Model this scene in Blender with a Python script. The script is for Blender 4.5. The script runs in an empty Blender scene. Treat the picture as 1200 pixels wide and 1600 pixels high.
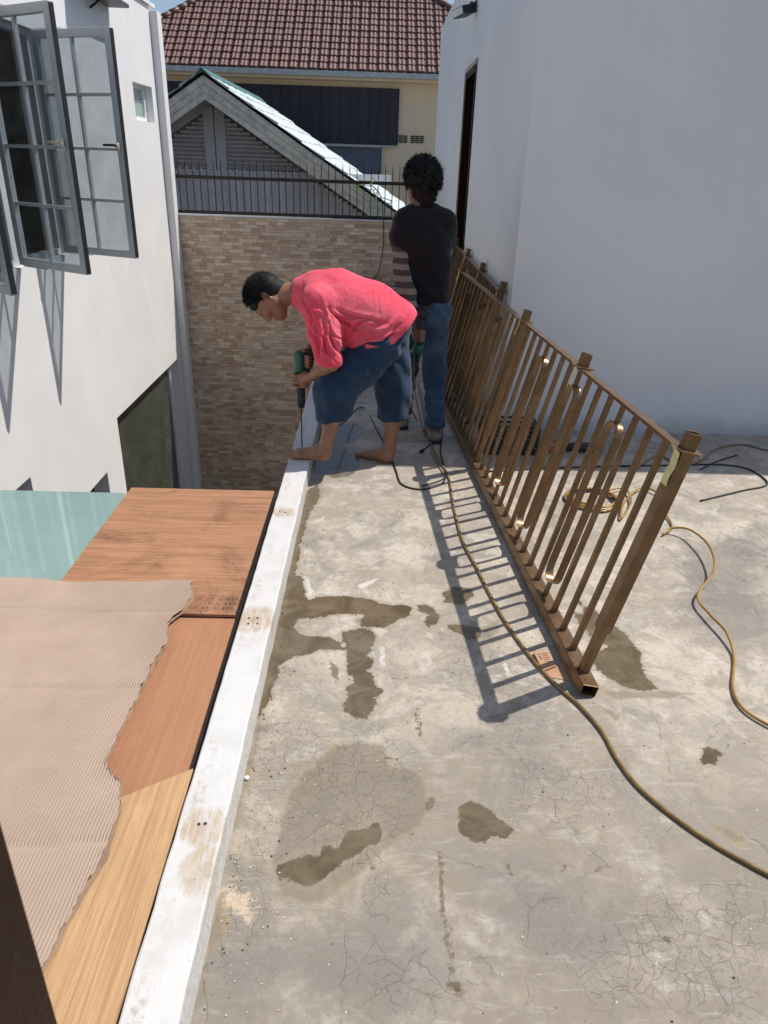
import bpy, math, random
import numpy as np
from mathutils import Vector, Matrix
random.seed(7); RNG = np.random.RandomState(11)
S = bpy.context.scene
# ---------------------------------------------------------------- camera
CR = [[0.999566, 0.023576, 0.017636], [-0.005562, -0.437007, 0.899441], [0.028913, -0.899149, -0.436687]]
cam_d = bpy.data.cameras.new('camera'); cam = bpy.data.objects.new('camera', cam_d)
S.collection.objects.link(cam); S.camera = cam
right = Vector([CR[i][0] for i in range(3)]); down = Vector([CR[i][1] for i in range(3)]); fwd = Vector([CR[i][2] for i in range(3)])
cam.matrix_world = Matrix(((right.x, -down.x, -fwd.x, 0), (right.y, -down.y, -fwd.y, 0), (right.z, -down.z, -fwd.z, 1.62), (0, 0, 0, 1)))
cam_d.sensor_fit = 'VERTICAL'; cam_d.sensor_height = 24; cam_d.lens = 24 * 1132 / 1600
cam_d.dof.use_dof = True; cam_d.dof.focus_distance = 3.6; cam_d.dof.aperture_fstop = 6.0
cam_d.clip_start = .02; cam_d.clip_end = 2000
# ---------------------------------------------------------------- sky and sun
SUN = Vector((.511, .18, .841)).normalized()
w = bpy.data.worlds.new('World'); S.world = w; w.use_nodes = True
wn = w.node_tree; bg = wn.nodes['Background']; sky = wn.nodes.new('ShaderNodeTexSky')
sky.sky_type = 'NISHITA'; sky.sun_disc = False; sky.sun_elevation = math.asin(SUN.z)
sky.sun_rotation = math.atan2(SUN.x, SUN.y); sky.air_density = 1.0; sky.dust_density = 1.2; sky.ozone_density = 1.5
wn.links.new(sky.outputs[0], bg.inputs[0]); bg.inputs[1].default_value = .115
sl = bpy.data.lights.new('sun', 'SUN'); sl.energy = 4.5; sl.angle = math.radians(.53); sl.color = (1, .95, .88)
so = bpy.data.objects.new('sun', sl); S.collection.objects.link(so)
so.rotation_euler = SUN.to_track_quat('Z', 'Y').to_euler()
S.view_settings.view_transform = 'Standard'; S.view_settings.look = 'None'
S.view_settings.exposure = 0.0; S.view_settings.gamma = 1; S.view_settings.use_curve_mapping = False

# ---------------------------------------------------------------- helpers
def link(o, parent=None):
    S.collection.objects.link(o)
    if parent is not None: o.parent = parent
    return o
def tag(o, label=None, cat=None, group=None, kind=None):
    if label: o['label'] = label
    if cat: o['category'] = cat
    if group: o['group'] = group
    if kind: o['kind'] = kind
    return o
def empty(name, loc=(0, 0, 0), label=None, cat=None, group=None):
    o = bpy.data.objects.new(name, None); o.location = loc; o.empty_display_size = .1
    link(o); return tag(o, label, cat, group)
class MB:
    def __init__(s): s.v = []; s.f = []
    def add(s, v, f):
        b = len(s.v); s.v += [tuple(p) for p in v]; s.f += [tuple(i + b for i in q) for q in f]; return s
    def box(s, x0, x1, y0, y1, z0, z1):
        return s.add([(x0,y0,z0),(x1,y0,z0),(x1,y1,z0),(x0,y1,z0),(x0,y0,z1),(x1,y0,z1),(x1,y1,z1),(x0,y1,z1)],
                     [(0,3,2,1),(4,5,6,7),(0,1,5,4),(1,2,6,5),(2,3,7,6),(3,0,4,7)])
    def bar(s, a, b, w, h, up=(0, 0, 1)):
        a = Vector(a); b = Vector(b); d = (b - a).normalized(); u = Vector(up)
        sd = d.cross(u).normalized(); u = sd.cross(d).normalized()
        P = []
        for p in (a, b):
            for i, j in ((-1,-1),(1,-1),(1,1),(-1,1)): P.append(p + sd * (i * w / 2) + u * (j * h / 2))
        return s.add(P, [(0,1,2,3),(7,6,5,4),(0,4,5,1),(1,5,6,2),(2,6,7,3),(3,7,4,0)])
    def tube(s, path, r, n=8, cap=True):
        P = [Vector(p) for p in path]; m = len(P); vs = []; fs = []
        ref = None
        for i, p in enumerate(P):
            t = (P[min(i + 1, m - 1)] - P[max(i - 1, 0)]).normalized()
            if ref is None:
                ref = t.orthogonal().normalized()
            ref = (ref - t * ref.dot(t)).normalized(); q = t.cross(ref)
            rr = r[i] if hasattr(r, '__len__') else r
            for k in range(n):
                a = 2 * math.pi * k / n; vs.append(p + (ref * math.cos(a) + q * math.sin(a)) * rr)
        for i in range(m - 1):
            for k in range(n):
                k2 = (k + 1) % n; fs.append((i*n+k, i*n+k2, (i+1)*n+k2, (i+1)*n+k))
        if cap: fs += [tuple(range(n))[::-1], tuple((m-1)*n + k for k in range(n))]
        return s.add(vs, fs)
    def prism(s, poly, z0, z1, frame=None):
        n = len(poly); f = frame or (lambda a, b, c: (a, b, c))
        vs = [f(p[0], p[1], z0) for p in poly] + [f(p[0], p[1], z1) for p in poly]
        return s.add(vs, [tuple(range(n))[::-1], tuple(range(n, 2*n))] + [(i, (i+1) % n, (i+1) % n + n, i + n) for i in range(n)])
    def mesh(s, name, mat, smooth=False):
        me = bpy.data.meshes.new(name); me.from_pydata(s.v, [], s.f)
        import bmesh
        bm = bmesh.new(); bm.from_mesh(me); bmesh.ops.recalc_face_normals(bm, faces=bm.faces); bm.to_mesh(me); bm.free()
        if mat: me.materials.append(mat)
        if smooth: me.polygons.foreach_set('use_smooth', [True] * len(me.polygons))
        me.update(); return me
    def build(s, name, mat, parent=None, smooth=False, bevel=0, label=None, kind=None):
        o = bpy.data.objects.new(name, s.mesh(name, mat, smooth)); link(o, parent)
        if bevel:
            b = o.modifiers.new('bevel', 'BEVEL'); b.width = bevel; b.segments = 2; b.limit_method = 'ANGLE'; b.angle_limit = .6
            b.use_clamp_overlap = True
        return tag(o, label, kind=kind)
def inst(name, me, parent, loc=(0,0,0), mw=None, kind=None):
    o = bpy.data.objects.new(name, me); link(o, parent)
    if mw is not None: o.matrix_local = mw
    else: o.location = loc
    if kind: o['kind'] = kind
    return o
def smooth_path(pts, sub=8):
    P = [Vector(p) for p in pts]; out = []
    for i in range(len(P) - 1):
        p0 = P[max(i-1, 0)]; p1 = P[i]; p2 = P[i+1]; p3 = P[min(i+2, len(P)-1)]
        for k in range(sub):
            t = k / sub
            out.append(.5 * ((2*p1) + (p2-p0)*t + (2*p0-5*p1+4*p2-p3)*t*t + (3*p1-p0-3*p2+p3)*t**3))
    out.append(P[-1]); return out

# ---------------------------------------------------------------- node helpers
class NT:
    def __init__(s, name):
        s.m = bpy.data.materials.new(name); s.m.use_nodes = True; s.t = s.m.node_tree
        s.b = s.t.nodes['Principled BSDF']; s.out = s.t.nodes['Material Output']
    def n(s, typ, inp=None, **kw):
        nd = s.t.nodes.new('ShaderNode' + typ)
        for k, v in kw.items(): setattr(nd, k, v)
        for k, v in (inp or {}).items(): s.set(nd.inputs[k], v)
        return nd
    def set(s, sock, v):
        if isinstance(v, bpy.types.NodeSocket): s.t.links.new(v, sock)
        elif isinstance(v, bpy.types.Node): s.t.links.new(v.outputs[0], sock)
        elif isinstance(v, tuple) and len(v) == 3 and sock.type == 'RGBA': sock.default_value = (*v, 1)
        else: sock.default_value = v
    def P(s, **kw):
        for k, v in kw.items(): s.set(s.b.inputs[k.replace('_', ' ')], v)
        return s
    def coord(s, scale=(1,1,1), loc=(0,0,0), rot=(0,0,0), src='Object'):
        if src == 'World': c = s.n('NewGeometry').outputs['Position']
        else: c = s.n('TexCoord').outputs[src]
        return s.n('Mapping', {'Vector': c, 'Scale': scale, 'Location': loc, 'Rotation': rot}).outputs[0]
    def noise(s, vec, scale=5, detail=4, rough=.55, dist=0):
        return s.n('TexNoise', {'Vector': vec, 'Scale': scale, 'Detail': detail, 'Roughness': rough, 'Distortion': dist}).outputs[0]
    def ramp(s, fac, lo, hi, a=0., b=1., interp='SMOOTHSTEP'):
        return s.n('MapRange', {'Value': fac, 'From Min': lo, 'From Max': hi, 'To Min': a, 'To Max': b}, interpolation_type=interp).outputs[0]
    def mix(s, fac, a, b, mode='MIX'):
        nd = s.n('Mix', data_type='RGBA', blend_type=mode)
        s.set(nd.inputs[0], fac); s.set(nd.inputs[6], a); s.set(nd.inputs[7], b); return nd.outputs[2]
    def math(s, op, a, b=0., c=0.):
        nd = s.n('Math', operation=op); s.set(nd.inputs[0], a); s.set(nd.inputs[1], b); s.set(nd.inputs[2], c); return nd.outputs[0]
    def bump(s, h, strength=.3, dist=.01, prev=None):
        nd = s.n('Bump', {'Height': h, 'Strength': strength, 'Distance': dist})
        if prev is not None: s.set(nd.inputs['Normal'], prev)
        return nd.outputs[0]
    def rnd(s): return s.n('ObjectInfo').outputs['Random']
def simple(name, col, rough=.5, metal=0, nscale=8, var=.15, bump=.15, bdist=.002, spec=.5, obj_var=0):
    t = NT(name); c = t.coord(src='World' if obj_var == 0 else 'Object')
    n1 = t.noise(c, nscale, 5); n2 = t.noise(c, nscale * 9, 3)
    f = t.math('ADD', t.math('MULTIPLY', n1, .7), t.math('MULTIPLY', n2, .3))
    dk = tuple(x * (1 - var) for x in col); lt = tuple(min(1, x * (1 + var)) for x in col)
    cc = t.mix(t.ramp(f, .35, .65), dk, lt)
    if obj_var:
        cc = t.mix(t.rnd(), cc, tuple(x * (1 - obj_var) for x in col))
    t.P(Base_Color=cc, Roughness=t.ramp(n2, .3, .7, max(0, rough - .08), min(1, rough + .08)), Metallic=metal, Specular_IOR_Level=spec)
    if bump: t.P(Normal=t.bump(f, bump, bdist))
    return t.m

# ---------------------------------------------------------------- materials
def mat_plaster(name, col, dirt=.0, stain=(.35, .33, .3)):
    t = NT(name); c = t.coord(src='World')
    big = t.noise(c, .9, 5, .6, .5); mid = t.noise(c, 6, 5, .6); fine = t.noise(c, 90, 3)
    streak = t.noise(t.coord(src='World', scale=(7, 7, .35)), 1.6, 4)
    cc = t.mix(t.ramp(big, .35, .68), tuple(x * .93 for x in col), col)
    cc = t.mix(t.math('MULTIPLY', t.ramp(streak, .48, .75), dirt), cc, stain)
    cc = t.mix(t.math('MULTIPLY', t.ramp(mid, .55, .8), dirt * .6), cc, stain)
    zz = t.n('SeparateXYZ', {0: c}).outputs[2]
    if dirt > .04: cc = t.mix(t.math('MULTIPLY', t.math('MULTIPLY', t.ramp(t.math('ADD', zz, t.math('MULTIPLY', t.math('SUBTRACT', mid, .5), .22)), .14, .0), t.ramp(zz, -.1, -.05)), .55), cc, (.42, .40, .36))
    h = t.math('ADD', t.math('MULTIPLY', big, 2.2), t.math('ADD', t.math('MULTIPLY', mid, .35), t.math('MULTIPLY', fine, .06)))
    t.P(Base_Color=cc, Roughness=.62, Specular_IOR_Level=.3, Normal=t.bump(h, .35, .012)); return t.m
M = {}
M['wall_white'] = mat_plaster('white_paint', (.78, .77, .76), .03)
M['wall_cool'] = mat_plaster('right_white_paint', (.80, .80, .80), .05, (.42, .42, .42))
M['cream'] = mat_plaster('cream_paint', (.76, .62, .45), .08)
M['frame_grey'] = simple('grey_aluminium', (.48, .51, .53), .38, .1, 6, .06, .05)
M['frame_white'] = simple('white_frame', (.72, .73, .73), .4, 0, 6, .05, .05)
M['black_plastic'] = simple('black_plastic', (.018, .018, .02), .45)
M['rubber'] = simple('black_rubber', (.022, .022, .024), .5)
M['handle_cream'] = simple('cream_plastic', (.62, .56, .42), .4)
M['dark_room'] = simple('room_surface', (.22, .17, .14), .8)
M['wood_dark'] = simple('dark_wood', (.022, .0085, .0045), .5, 0, 7, .3, .3)
M['wood_dark'].node_tree.nodes['Principled BSDF'].inputs['Specular IOR Level'].default_value = .12
M['wood_dark'].node_tree.nodes['Principled BSDF'].inputs['Base Color'].default_value = (.03, .012, .006, 1)
M['soffit'] = simple('soffit_brown', (.07, .035, .022), .7)
M['gutter'] = simple('gutter_grey', (.40, .42, .42), .45)
M['clad'] = simple('dark_cladding', (.028, .022, .040), .5, .1, 4, .2, .1, obj_var=.3)
M['barge'] = simple('barge_paint', (.84, .79, .66), .7, 0, 9, .2, .3, .004)
M['board_grey'] = simple('grey_white_boards', (.78, .77, .79), .7, 0, 8, .12, .2, .003, obj_var=.18)
M['louvre'] = simple('louvre_paint', (.66, .64, .65), .7, 0, 8, .15, .2, obj_var=.15)
M['iron'] = simple('dark_iron', (.035, .027, .025), .5, .4)
M['steel'] = simple('bare_steel', (.45, .45, .46), .3, .9, 20, .1)
M['green_tool'] = simple('green_plastic', (.012, .10, .065), .38)
M['sole'] = simple('beige_rubber', (.26, .22, .18), .8)
M['tape'] = simple('cream_tape', (.66, .58, .28), .5, 0, 30, .08, .3)
M['hanger_yellow'] = simple('yellow_plastic', (.62, .68, .12), .4)
M['hanger_teal'] = simple('teal_plastic', (.10, .55, .45), .4)
M['blue_plastic'] = simple('blue_plastic', (.05, .22, .42), .4)
M['red_plastic'] = simple('red_plastic', (.42, .05, .03), .5)
M['mortar'] = simple('tile_joint', (.18, .14, .105), .9, 0, 20, .2, .3)
M['curtain'] = simple('curtain_blue', (.10, .12, .17), .8)
M['debris'] = simple('leaf_litter', (.09, .06, .04), .9)
M['concrete_raw'] = simple('grey_concrete', (.30, .29, .27), .85, 0, 4, .2, .4, .004)
M['ground'] = simple('ground_soil', (.16, .15, .13), .9, 0, .6, .3, .4, .02)

def mat_bronze():
    t = NT('bronze_paint'); c = t.coord(src='World'); n = t.noise(c, 14, 4); f = t.noise(c, 260, 2)
    cc = t.mix(t.ramp(n, .35, .7), (.175, .102, .048), (.235, .142, .068))
    sc = t.noise(t.coord(src='World', scale=(30, 30, 3)), 3, 5, .75); cc = t.mix(t.ramp(sc, .62, .72, 0, .35), cc, (.36, .29, .21)); du = t.noise(c, 3.5, 5, .7); cc = t.mix(t.ramp(du, .5, .7, 0, .3), cc, (.26, .20, .14))
    t.P(Base_Color=cc, Metallic=.55, Roughness=t.ramp(f, .3, .7, .27, .40), Normal=t.bump(f, .12, .0006))
    return t.m
M['bronze'] = mat_bronze()
def mat_glass(name, tint, gloss=.02, reflect=1.0):
    t = NT(name); tr = t.n('BsdfTransparent', {'Color': tint}); c_ = t.coord(src='World'); gl = t.n('BsdfGlossy', {'Roughness': gloss, 'Color': (1, 1, 1)})
    df = t.n('BsdfDiffuse', {'Color': (.5, .5, .48)}); m0 = t.n('MixShader', {0: t.ramp(t.noise(c_, 3.2, 5, .65, .6), .4, .75, .05, .16), 1: tr, 2: df}); tr = m0
    fr = t.n('Fresnel', {'IOR': t.ramp(t.n('NewGeometry').outputs['Backfacing'], 0, 1, 1.5, .6667, 'LINEAR')}); mx = t.n('MixShader', {0: t.math('MULTIPLY', fr.outputs[0], reflect), 1: tr, 2: gl})
    t.t.links.new(mx.outputs[0], t.out.inputs[0]); return t.m
M['pane'] = mat_glass('window_glass', (.73, .77, .79))
M['shop_glass'] = mat_glass('dark_glass', (.66, .72, .64))
def mat_canopy():
    t = NT('frosted_teal_glass'); c = t.coord(src='World'); n = t.noise(c, 1.6, 4); f = t.noise(c, 40, 3)
    cc = t.mix(t.ramp(n, .3, .7), (.27, .39, .37), (.31, .44, .415))
    t.P(Base_Color=cc, Roughness=t.ramp(f, .3, .8, .02, .05), IOR=1.9, Specular_IOR_Level=1., Coat_Weight=.5, Coat_Roughness=.03); return t.m
M['canopy'] = mat_canopy()
def mat_shop():
    t = NT('olive_shop_glass'); n = t.noise(t.coord(src='World'), 2.5, 4); t.P(Base_Color=t.mix(t.ramp(n, .35, .7), (.065, .072, .052), (.10, .11, .08)), Roughness=.04, Alpha=.72); return t.m
M['shop_glass'] = mat_shop()

def mat_ply(name, base, dark, along='X', dirt=.3, grain=1.):
    t = NT(name)
    sc = (2.0, 60, 20) if along == 'X' else (70, 1.6, 20)
    g = t.noise(t.coord(src='World', scale=sc), 1.3, 7, .68, .15)
    g2 = t.noise(t.coord(src='World', scale=tuple(x * 4 for x in sc)), 1.5, 3, .6)
    blot = t.noise(t.coord(src='World'), 2.6, 5, .62, .8)
    speck = t.noise(t.coord(src='World'), 38, 5, .7)
    cc = t.mix(t.math('MULTIPLY', t.ramp(g, .38, .66), grain), base, dark)
    g3 = t.noise(t.coord(src='World', scale=tuple(x * 3 if x > 10 else x * 1.5 for x in sc)), 2.2, 4, .7); cc = t.mix(t.math('MULTIPLY', t.ramp(g3, .52, .6), .5 * grain), cc, tuple(x * .78 for x in dark))
    cc = t.mix(t.math('MULTIPLY', t.ramp(g2, .5, .75), .35 * grain), cc, tuple(x * .6 for x in dark))
    cc = t.mix(t.math('MULTIPLY', t.ramp(blot, .5, .72), dirt), cc, tuple(x * .5 for x in dark))
    cc = t.mix(t.math('MULTIPLY', t.math('MULTIPLY', t.ramp(speck, .60, .68), t.ramp(blot, .5, .6)), dirt * 1.2), cc, (.06, .045, .035))
    lt = t.noise(t.coord(src='World', loc=(3, 1, 0)), 3.5, 4)
    cc = t.mix(t.math('MULTIPLY', t.ramp(lt, .55, .75), .25), cc, tuple(min(1, x * 1.35) for x in base))
    t.P(Base_Color=cc, Roughness=.6, Specular_IOR_Level=.3, Normal=t.bump(g, .25, .002)); return t.m
M['ply_far'] = mat_ply('weathered_red_plywood', (.44, .225, .125), (.30, .145, .08), 'X', .75)
M['ply_mid'] = mat_ply('smooth_orange_plywood', (.41, .205, .11), (.33, .15, .075), 'Y', .15, .5)
M['ply_near'] = mat_ply('pale_oak_veneer', (.55, .35, .185), (.40, .225, .105), 'Y', .10, .85)
def mat_card():
    t = NT('corrugated_card'); c = t.coord(src='World'); b = t.noise(c, 2.2, 5, .6); f = t.noise(c, 70, 4)
    cc = t.mix(t.ramp(b, .35, .7), (.355, .27, .212), (.425, .33, .265)); cc = t.mix(t.ramp(f, .55, .8, 0, .35), cc, (.33, .22, .155))
    t.P(Base_Color=cc, Roughness=.85, Specular_IOR_Level=.15, Normal=t.bump(f, .2, .001)); return t.m
M['card'] = mat_card()
M['card_back'] = simple('brown_paper', (.30, .20, .13), .85)
M['card_box'] = simple('box_card', (.46, .27, .17), .85, 0, 20, .1)
M['wrap'] = (lambda t: (t.P(Base_Color=(.62, .66, .62), Roughness=.12, Normal=t.bump(t.noise(t.coord(src='World'), 9, 4, .6, 1.5), 1., .06)), t.m)[1])(NT('plastic_wrap'))
def mat_hose():
    t = NT('yellow_hose'); c = t.coord(src='World'); n = t.noise(c, 9, 4)
    cc = t.mix(t.ramp(n, .4, .65), (.40, .235, .055), (.30, .17, .04)); t.P(Base_Color=cc, Roughness=.33, Specular_IOR_Level=.6); return t.m
M['hose'] = mat_hose()
M['hose_dirty'] = simple('olive_hose', (.235, .15, .052), .4, 0, 25, .35)
def mat_roof():
    t = NT('roof_tile'); c = t.coord(src='World'); n = t.noise(c, 5, 5)
    cc = t.mix(t.rnd(), (.150, .072, .060), (.122, .060, .052)); cc = t.mix(t.ramp(n, .5, .75, 0, .2), cc, (.19, .10, .088))
    t.P(Base_Color=cc, Roughness=.5, Normal=t.bump(n, .3, .01)); return t.m
M['roof'] = mat_roof()
def mat_oldroof():
    t = NT('weathered_teal_sheet'); c = t.coord(src='World'); n = t.noise(c, 2.6, 6, .7, .8)
    cc = t.mix(t.ramp(n, .34, .46), (.12, .30, .29), (.56, .61, .62))
    t.P(Base_Color=cc, Roughness=.6, Normal=t.bump(n, .5, .02)); return t.m
M['oldroof'] = mat_oldroof()
def mat_tile(i, col):
    t = NT('stone_tile_%d' % i); c = t.coord(src='World'); n = t.noise(c, 30, 5, .7); n2 = t.noise(c, 110, 3); r = t.rnd()
    n3 = t.noise(c, .8, 3)
    cc = t.mix(r, col, tuple(x * .82 for x in col)); cc = t.mix(t.ramp(n, .5, .68, 0, .5), cc, tuple(x * .62 for x in col))
    cc = t.mix(t.ramp(n3, .45, .7, 0, .25), cc, (.15, .12, .1))
    t.P(Base_Color=cc, Roughness=.75, Normal=t.bump(t.math('ADD', n, t.math('MULTIPLY', n2, .3)), .5, .006)); return t.m
TM = [mat_tile(i, c) for i, c in enumerate([(.66, .515, .39), (.57, .42, .31), (.48, .34, .24), (.74, .60, .46), (.62, .455, .335)])]

def mat_skin(name, col):
    t = NT(name); c = t.coord(src='World'); n = t.noise(c, 22, 4); f = t.noise(c, 140, 3)
    cc = t.mix(t.ramp(n, .35, .7), tuple(x * .85 for x in col), tuple(x * 1.1 for x in col))
    t.P(Base_Color=cc, Roughness=.48, Subsurface_Weight=.08, Subsurface_Radius=(.6, .25, .15), Subsurface_Scale=.01, Normal=t.bump(f, .25, .001)); return t.m
M['skin'] = mat_skin('brown_skin', (.30, .145, .085)); M['skin_dark'] = mat_skin('tanned_skin', (.21, .105, .068))
def mat_hair():
    t = NT('black_hair'); n = t.noise(t.coord(src='World', scale=(1, 1, 1)), 120, 3)
    t.P(Base_Color=(.006, .0055, .0055), Roughness=.6, Specular_IOR_Level=.25, Normal=t.bump(n, .6, .004)); return t.m
M['hair'] = mat_hair()
def mat_cloth(name, col, fade=None, famt=.5, rough=.85, scale=3.0, weave=420):
    t = NT(name); c = t.coord(src='World'); n = t.noise(c, scale, 4, .6, .6); m = t.noise(c, 22, 4, .6, 1.2)
    wv = t.n('TexWave', {'Vector': t.coord(src='World', rot=(.3, .5, .7)), 'Scale': weave, 'Distortion': .5}).outputs[1]
    fine = t.noise(c, weave, 2)
    cc = t.mix(t.ramp(m, .35, .7), tuple(x * .88 for x in col), col)
    if fade: cc = t.mix(t.math('MULTIPLY', t.ramp(n, .42, .68), famt), cc, fade)
    big = t.noise(c, 9, 5, .55, 2.2); h = t.math('ADD', t.math('ADD', t.math('MULTIPLY', m, .35), t.math('MULTIPLY', fine, .08)), t.math('MULTIPLY', big, 1.3))
    t.P(Base_Color=cc, Roughness=rough, Specular_IOR_Level=.2, Sheen_Weight=.15, Normal=t.bump(h, .7, .010)); return t.m
M['pink'] = mat_cloth('pink_cotton', (.80, .075, .125), (.86, .24, .29), .5)
M['shorts'] = mat_cloth('navy_cotton', (.015, .038, .080), (.036, .070, .12), .45)
M['jeans'] = mat_cloth('blue_denim', (.035, .07, .125), (.10, .155, .22), .5, scale=7)
M['black_cloth'] = mat_cloth('black_cotton', (.009, .009, .011), (.016, .016, .019), .5)
def mat_stripe():
    t = NT('striped_knit'); c = t.coord(src='World'); z = t.n('SeparateXYZ', {0: c}).outputs[2]
    wob = t.math('ADD', z, t.math('MULTIPLY', t.noise(c, 9, 2), .012))
    s = t.math('FRACT', t.math('MULTIPLY', wob, 15.5)); a = t.ramp(s, .44, .50); b = t.ramp(s, .90, .97)
    cc = t.mix(a, (.055, .06, .045), (.27, .245, .185)); cc = t.mix(b, cc, (.085, .085, .068)); fine = t.noise(c, 300, 2)
    t.P(Base_Color=t.mix(t.ramp(fine, .4, .7, 0, .3), cc, (.06, .06, .05)), Roughness=.9, Normal=t.bump(fine, .3, .002)); return t.m
M['stripe'] = mat_stripe()

# ================================================================ SETTING
# ---- terrace floor, a fine sheet whose attributes carry the stains and puddles
def seg_sdf(P, poly):
    P = P[:, None, :] if False else P
    n = len(poly); d = np.full(len(P), 1e9); inside = np.zeros(len(P), bool)
    for i in range(n):
        a = np.array(poly[i]); b = np.array(poly[(i+1) % n]); e = b - a; w_ = P - a
        t = np.clip((w_ @ e) / max(1e-9, e @ e), 0, 1)[:, None]; q = w_ - t * e; d = np.minimum(d, np.sqrt((q * q).sum(1)))
        c = ((a[1] > P[:, 1]) != (b[1] > P[:, 1]))
        with np.errstate(divide='ignore', invalid='ignore'):
            xx = (b[0] - a[0]) * (P[:, 1] - a[1]) / (b[1] - a[1]) + a[0]
        inside ^= c & (P[:, 0] < xx)
    return np.where(inside, d, -d)
WET = [
 [(0.818,2.482),(0.841,2.436),(0.866,2.446),(0.869,2.531),(0.917,2.462),(0.991,2.319),(1.012,2.189),(0.989,2.106),(0.988,2.034),(1.008,1.986),(0.949,1.964),(0.892,1.993),(0.842,2.054),(0.815,2.126),(0.855,2.184),(0.897,2.225),(0.857,2.285),(0.829,2.369)],
 [(-0.220,2.522),(-0.176,2.529),(-0.116,2.531),(-0.071,2.533),(-0.018,2.521),(0.035,2.494),(0.094,2.477),(0.146,2.479),(0.182,2.457),(0.162,2.411),(0.110,2.360),(0.060,2.315),(0.010,2.318),(-0.031,2.316),(-0.037,2.355),(-0.013,2.400),(-0.016,2.413),(-0.076,2.397),(-0.109,2.401),(-0.167,2.385),(-0.223,2.374),(-0.256,2.404),(-0.256,2.487)],
 [(-0.360,2.531),(-0.357,2.684),(-0.294,2.687),(-0.261,2.535),(-0.214,2.442),(-0.223,2.374),(-0.272,2.364),(-0.289,2.307),(-0.255,2.262),(-0.157,2.245),(-0.101,2.219),(-0.082,2.169),(-0.176,2.170),(-0.265,2.128),(-0.311,2.072),(-0.313,1.981),(-0.324,1.883),(-0.346,1.779),(-0.365,1.808),(-0.366,2.000)],
 [(-0.103,2.272),(-0.080,2.293),(-0.024,2.304),(0.013,2.297),(0.030,2.252),(0.019,2.195),(-0.004,2.152),(0.019,2.115),(0.015,2.071),(-0.003,2.060),(0.025,2.025),(0.029,1.978),(0.058,1.935),(0.030,1.912),(0.032,1.880),(0.017,1.839),(0.001,1.815),(-0.032,1.817),(-0.068,1.837),(-0.078,1.877),(-0.065,1.922),(-0.079,1.954),(-0.037,1.982),(-0.070,2.044),(-0.079,2.105),(-0.082,2.169)],
 [(0.190,2.476),(0.235,2.483),(0.266,2.447),(0.279,2.402),(0.267,2.344),(0.233,2.321),(0.218,2.364),(0.246,2.414),(0.204,2.435)],
 [(0.307,2.573),(0.360,2.625),(0.433,2.613),(0.437,2.558),(0.374,2.488),(0.305,2.504)],
 [(0.309,2.337),(0.325,2.355),(0.360,2.352),(0.391,2.340),(0.433,2.333),(0.424,2.265),(0.374,2.247),(0.361,2.288),(0.318,2.299)],
 [(-0.212,1.260),(-0.161,1.299),(-0.119,1.294),(-0.097,1.329),(-0.063,1.320),(-0.040,1.375),(0.011,1.382),(0.037,1.401),(0.051,1.372),(0.037,1.336),(-0.013,1.311),(-0.061,1.272),(-0.106,1.226),(-0.128,1.208),(-0.177,1.216),(-0.208,1.237)],
 [(0.262,1.451),(0.299,1.479),(0.350,1.460),(0.379,1.410),(0.414,1.379),(0.380,1.362),(0.346,1.368),(0.326,1.345),(0.284,1.346),(0.261,1.376)],
 [(1.021,1.661),(1.066,1.708),(1.105,1.682),(1.066,1.636),(1.022,1.635)],
 [(-0.275,4.691),(-0.110,4.704),(-0.068,4.565),(-0.094,4.415),(-0.152,4.317),(-0.213,4.313),(-0.168,4.215),(-0.117,4.110),(-0.077,4.060),(-0.089,3.928),(-0.132,3.783),(-0.221,3.759),(-0.260,3.803),(-0.334,3.817),(-0.359,4.031),(-0.360,4.337),(-0.354,4.581)],
 [(0.192,0.972),(0.210,0.983),(0.228,0.973),(0.221,0.952),(0.202,0.951)],
 [(-0.438,3.310),(-0.398,3.450),(-0.343,3.593),(-0.297,3.665),(-0.275,3.514),(-0.309,3.316),(-0.325,2.974),(-0.318,2.686),(-0.379,2.683)],
]
DAMP = [
 [(-0.196,1.181),(-0.234,1.288),(-0.221,1.388),(-0.223,1.475),(-0.187,1.569),(-0.100,1.674),(-0.023,1.717),(0.056,1.699),(0.075,1.600),(0.132,1.602),(0.177,1.565),(0.177,1.460),(0.159,1.395),(0.088,1.353),(0.054,1.312),(-0.011,1.236),(-0.072,1.183),(-0.132,1.156)],
 [(-0.365,1.808),(-0.358,1.901),(-0.326,1.780),(-0.329,1.642),(-0.335,1.450),(-0.344,1.305),(-0.350,1.213),(-0.316,1.113),(-0.334,1.022),(-0.331,0.939),(-0.346,0.888),(-0.359,0.888),(-0.355,1.051),(-0.360,1.305),(-0.367,1.641)],
 [(0.808,1.974),(0.918,1.970),(1.033,1.980),(1.137,1.963),(1.016,1.933),(0.839,1.928)],
 [(0.766,1.901),(0.801,1.886),(0.836,1.846),(0.817,1.810),(0.798,1.845)],
 [(0.433,2.333),(0.516,2.388),(0.512,2.314),(0.460,2.259),(0.424,2.265)],
 [(0.953,1.411),(1.004,1.405),(1.032,1.370),(0.997,1.349),(0.975,1.379)],
]
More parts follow.
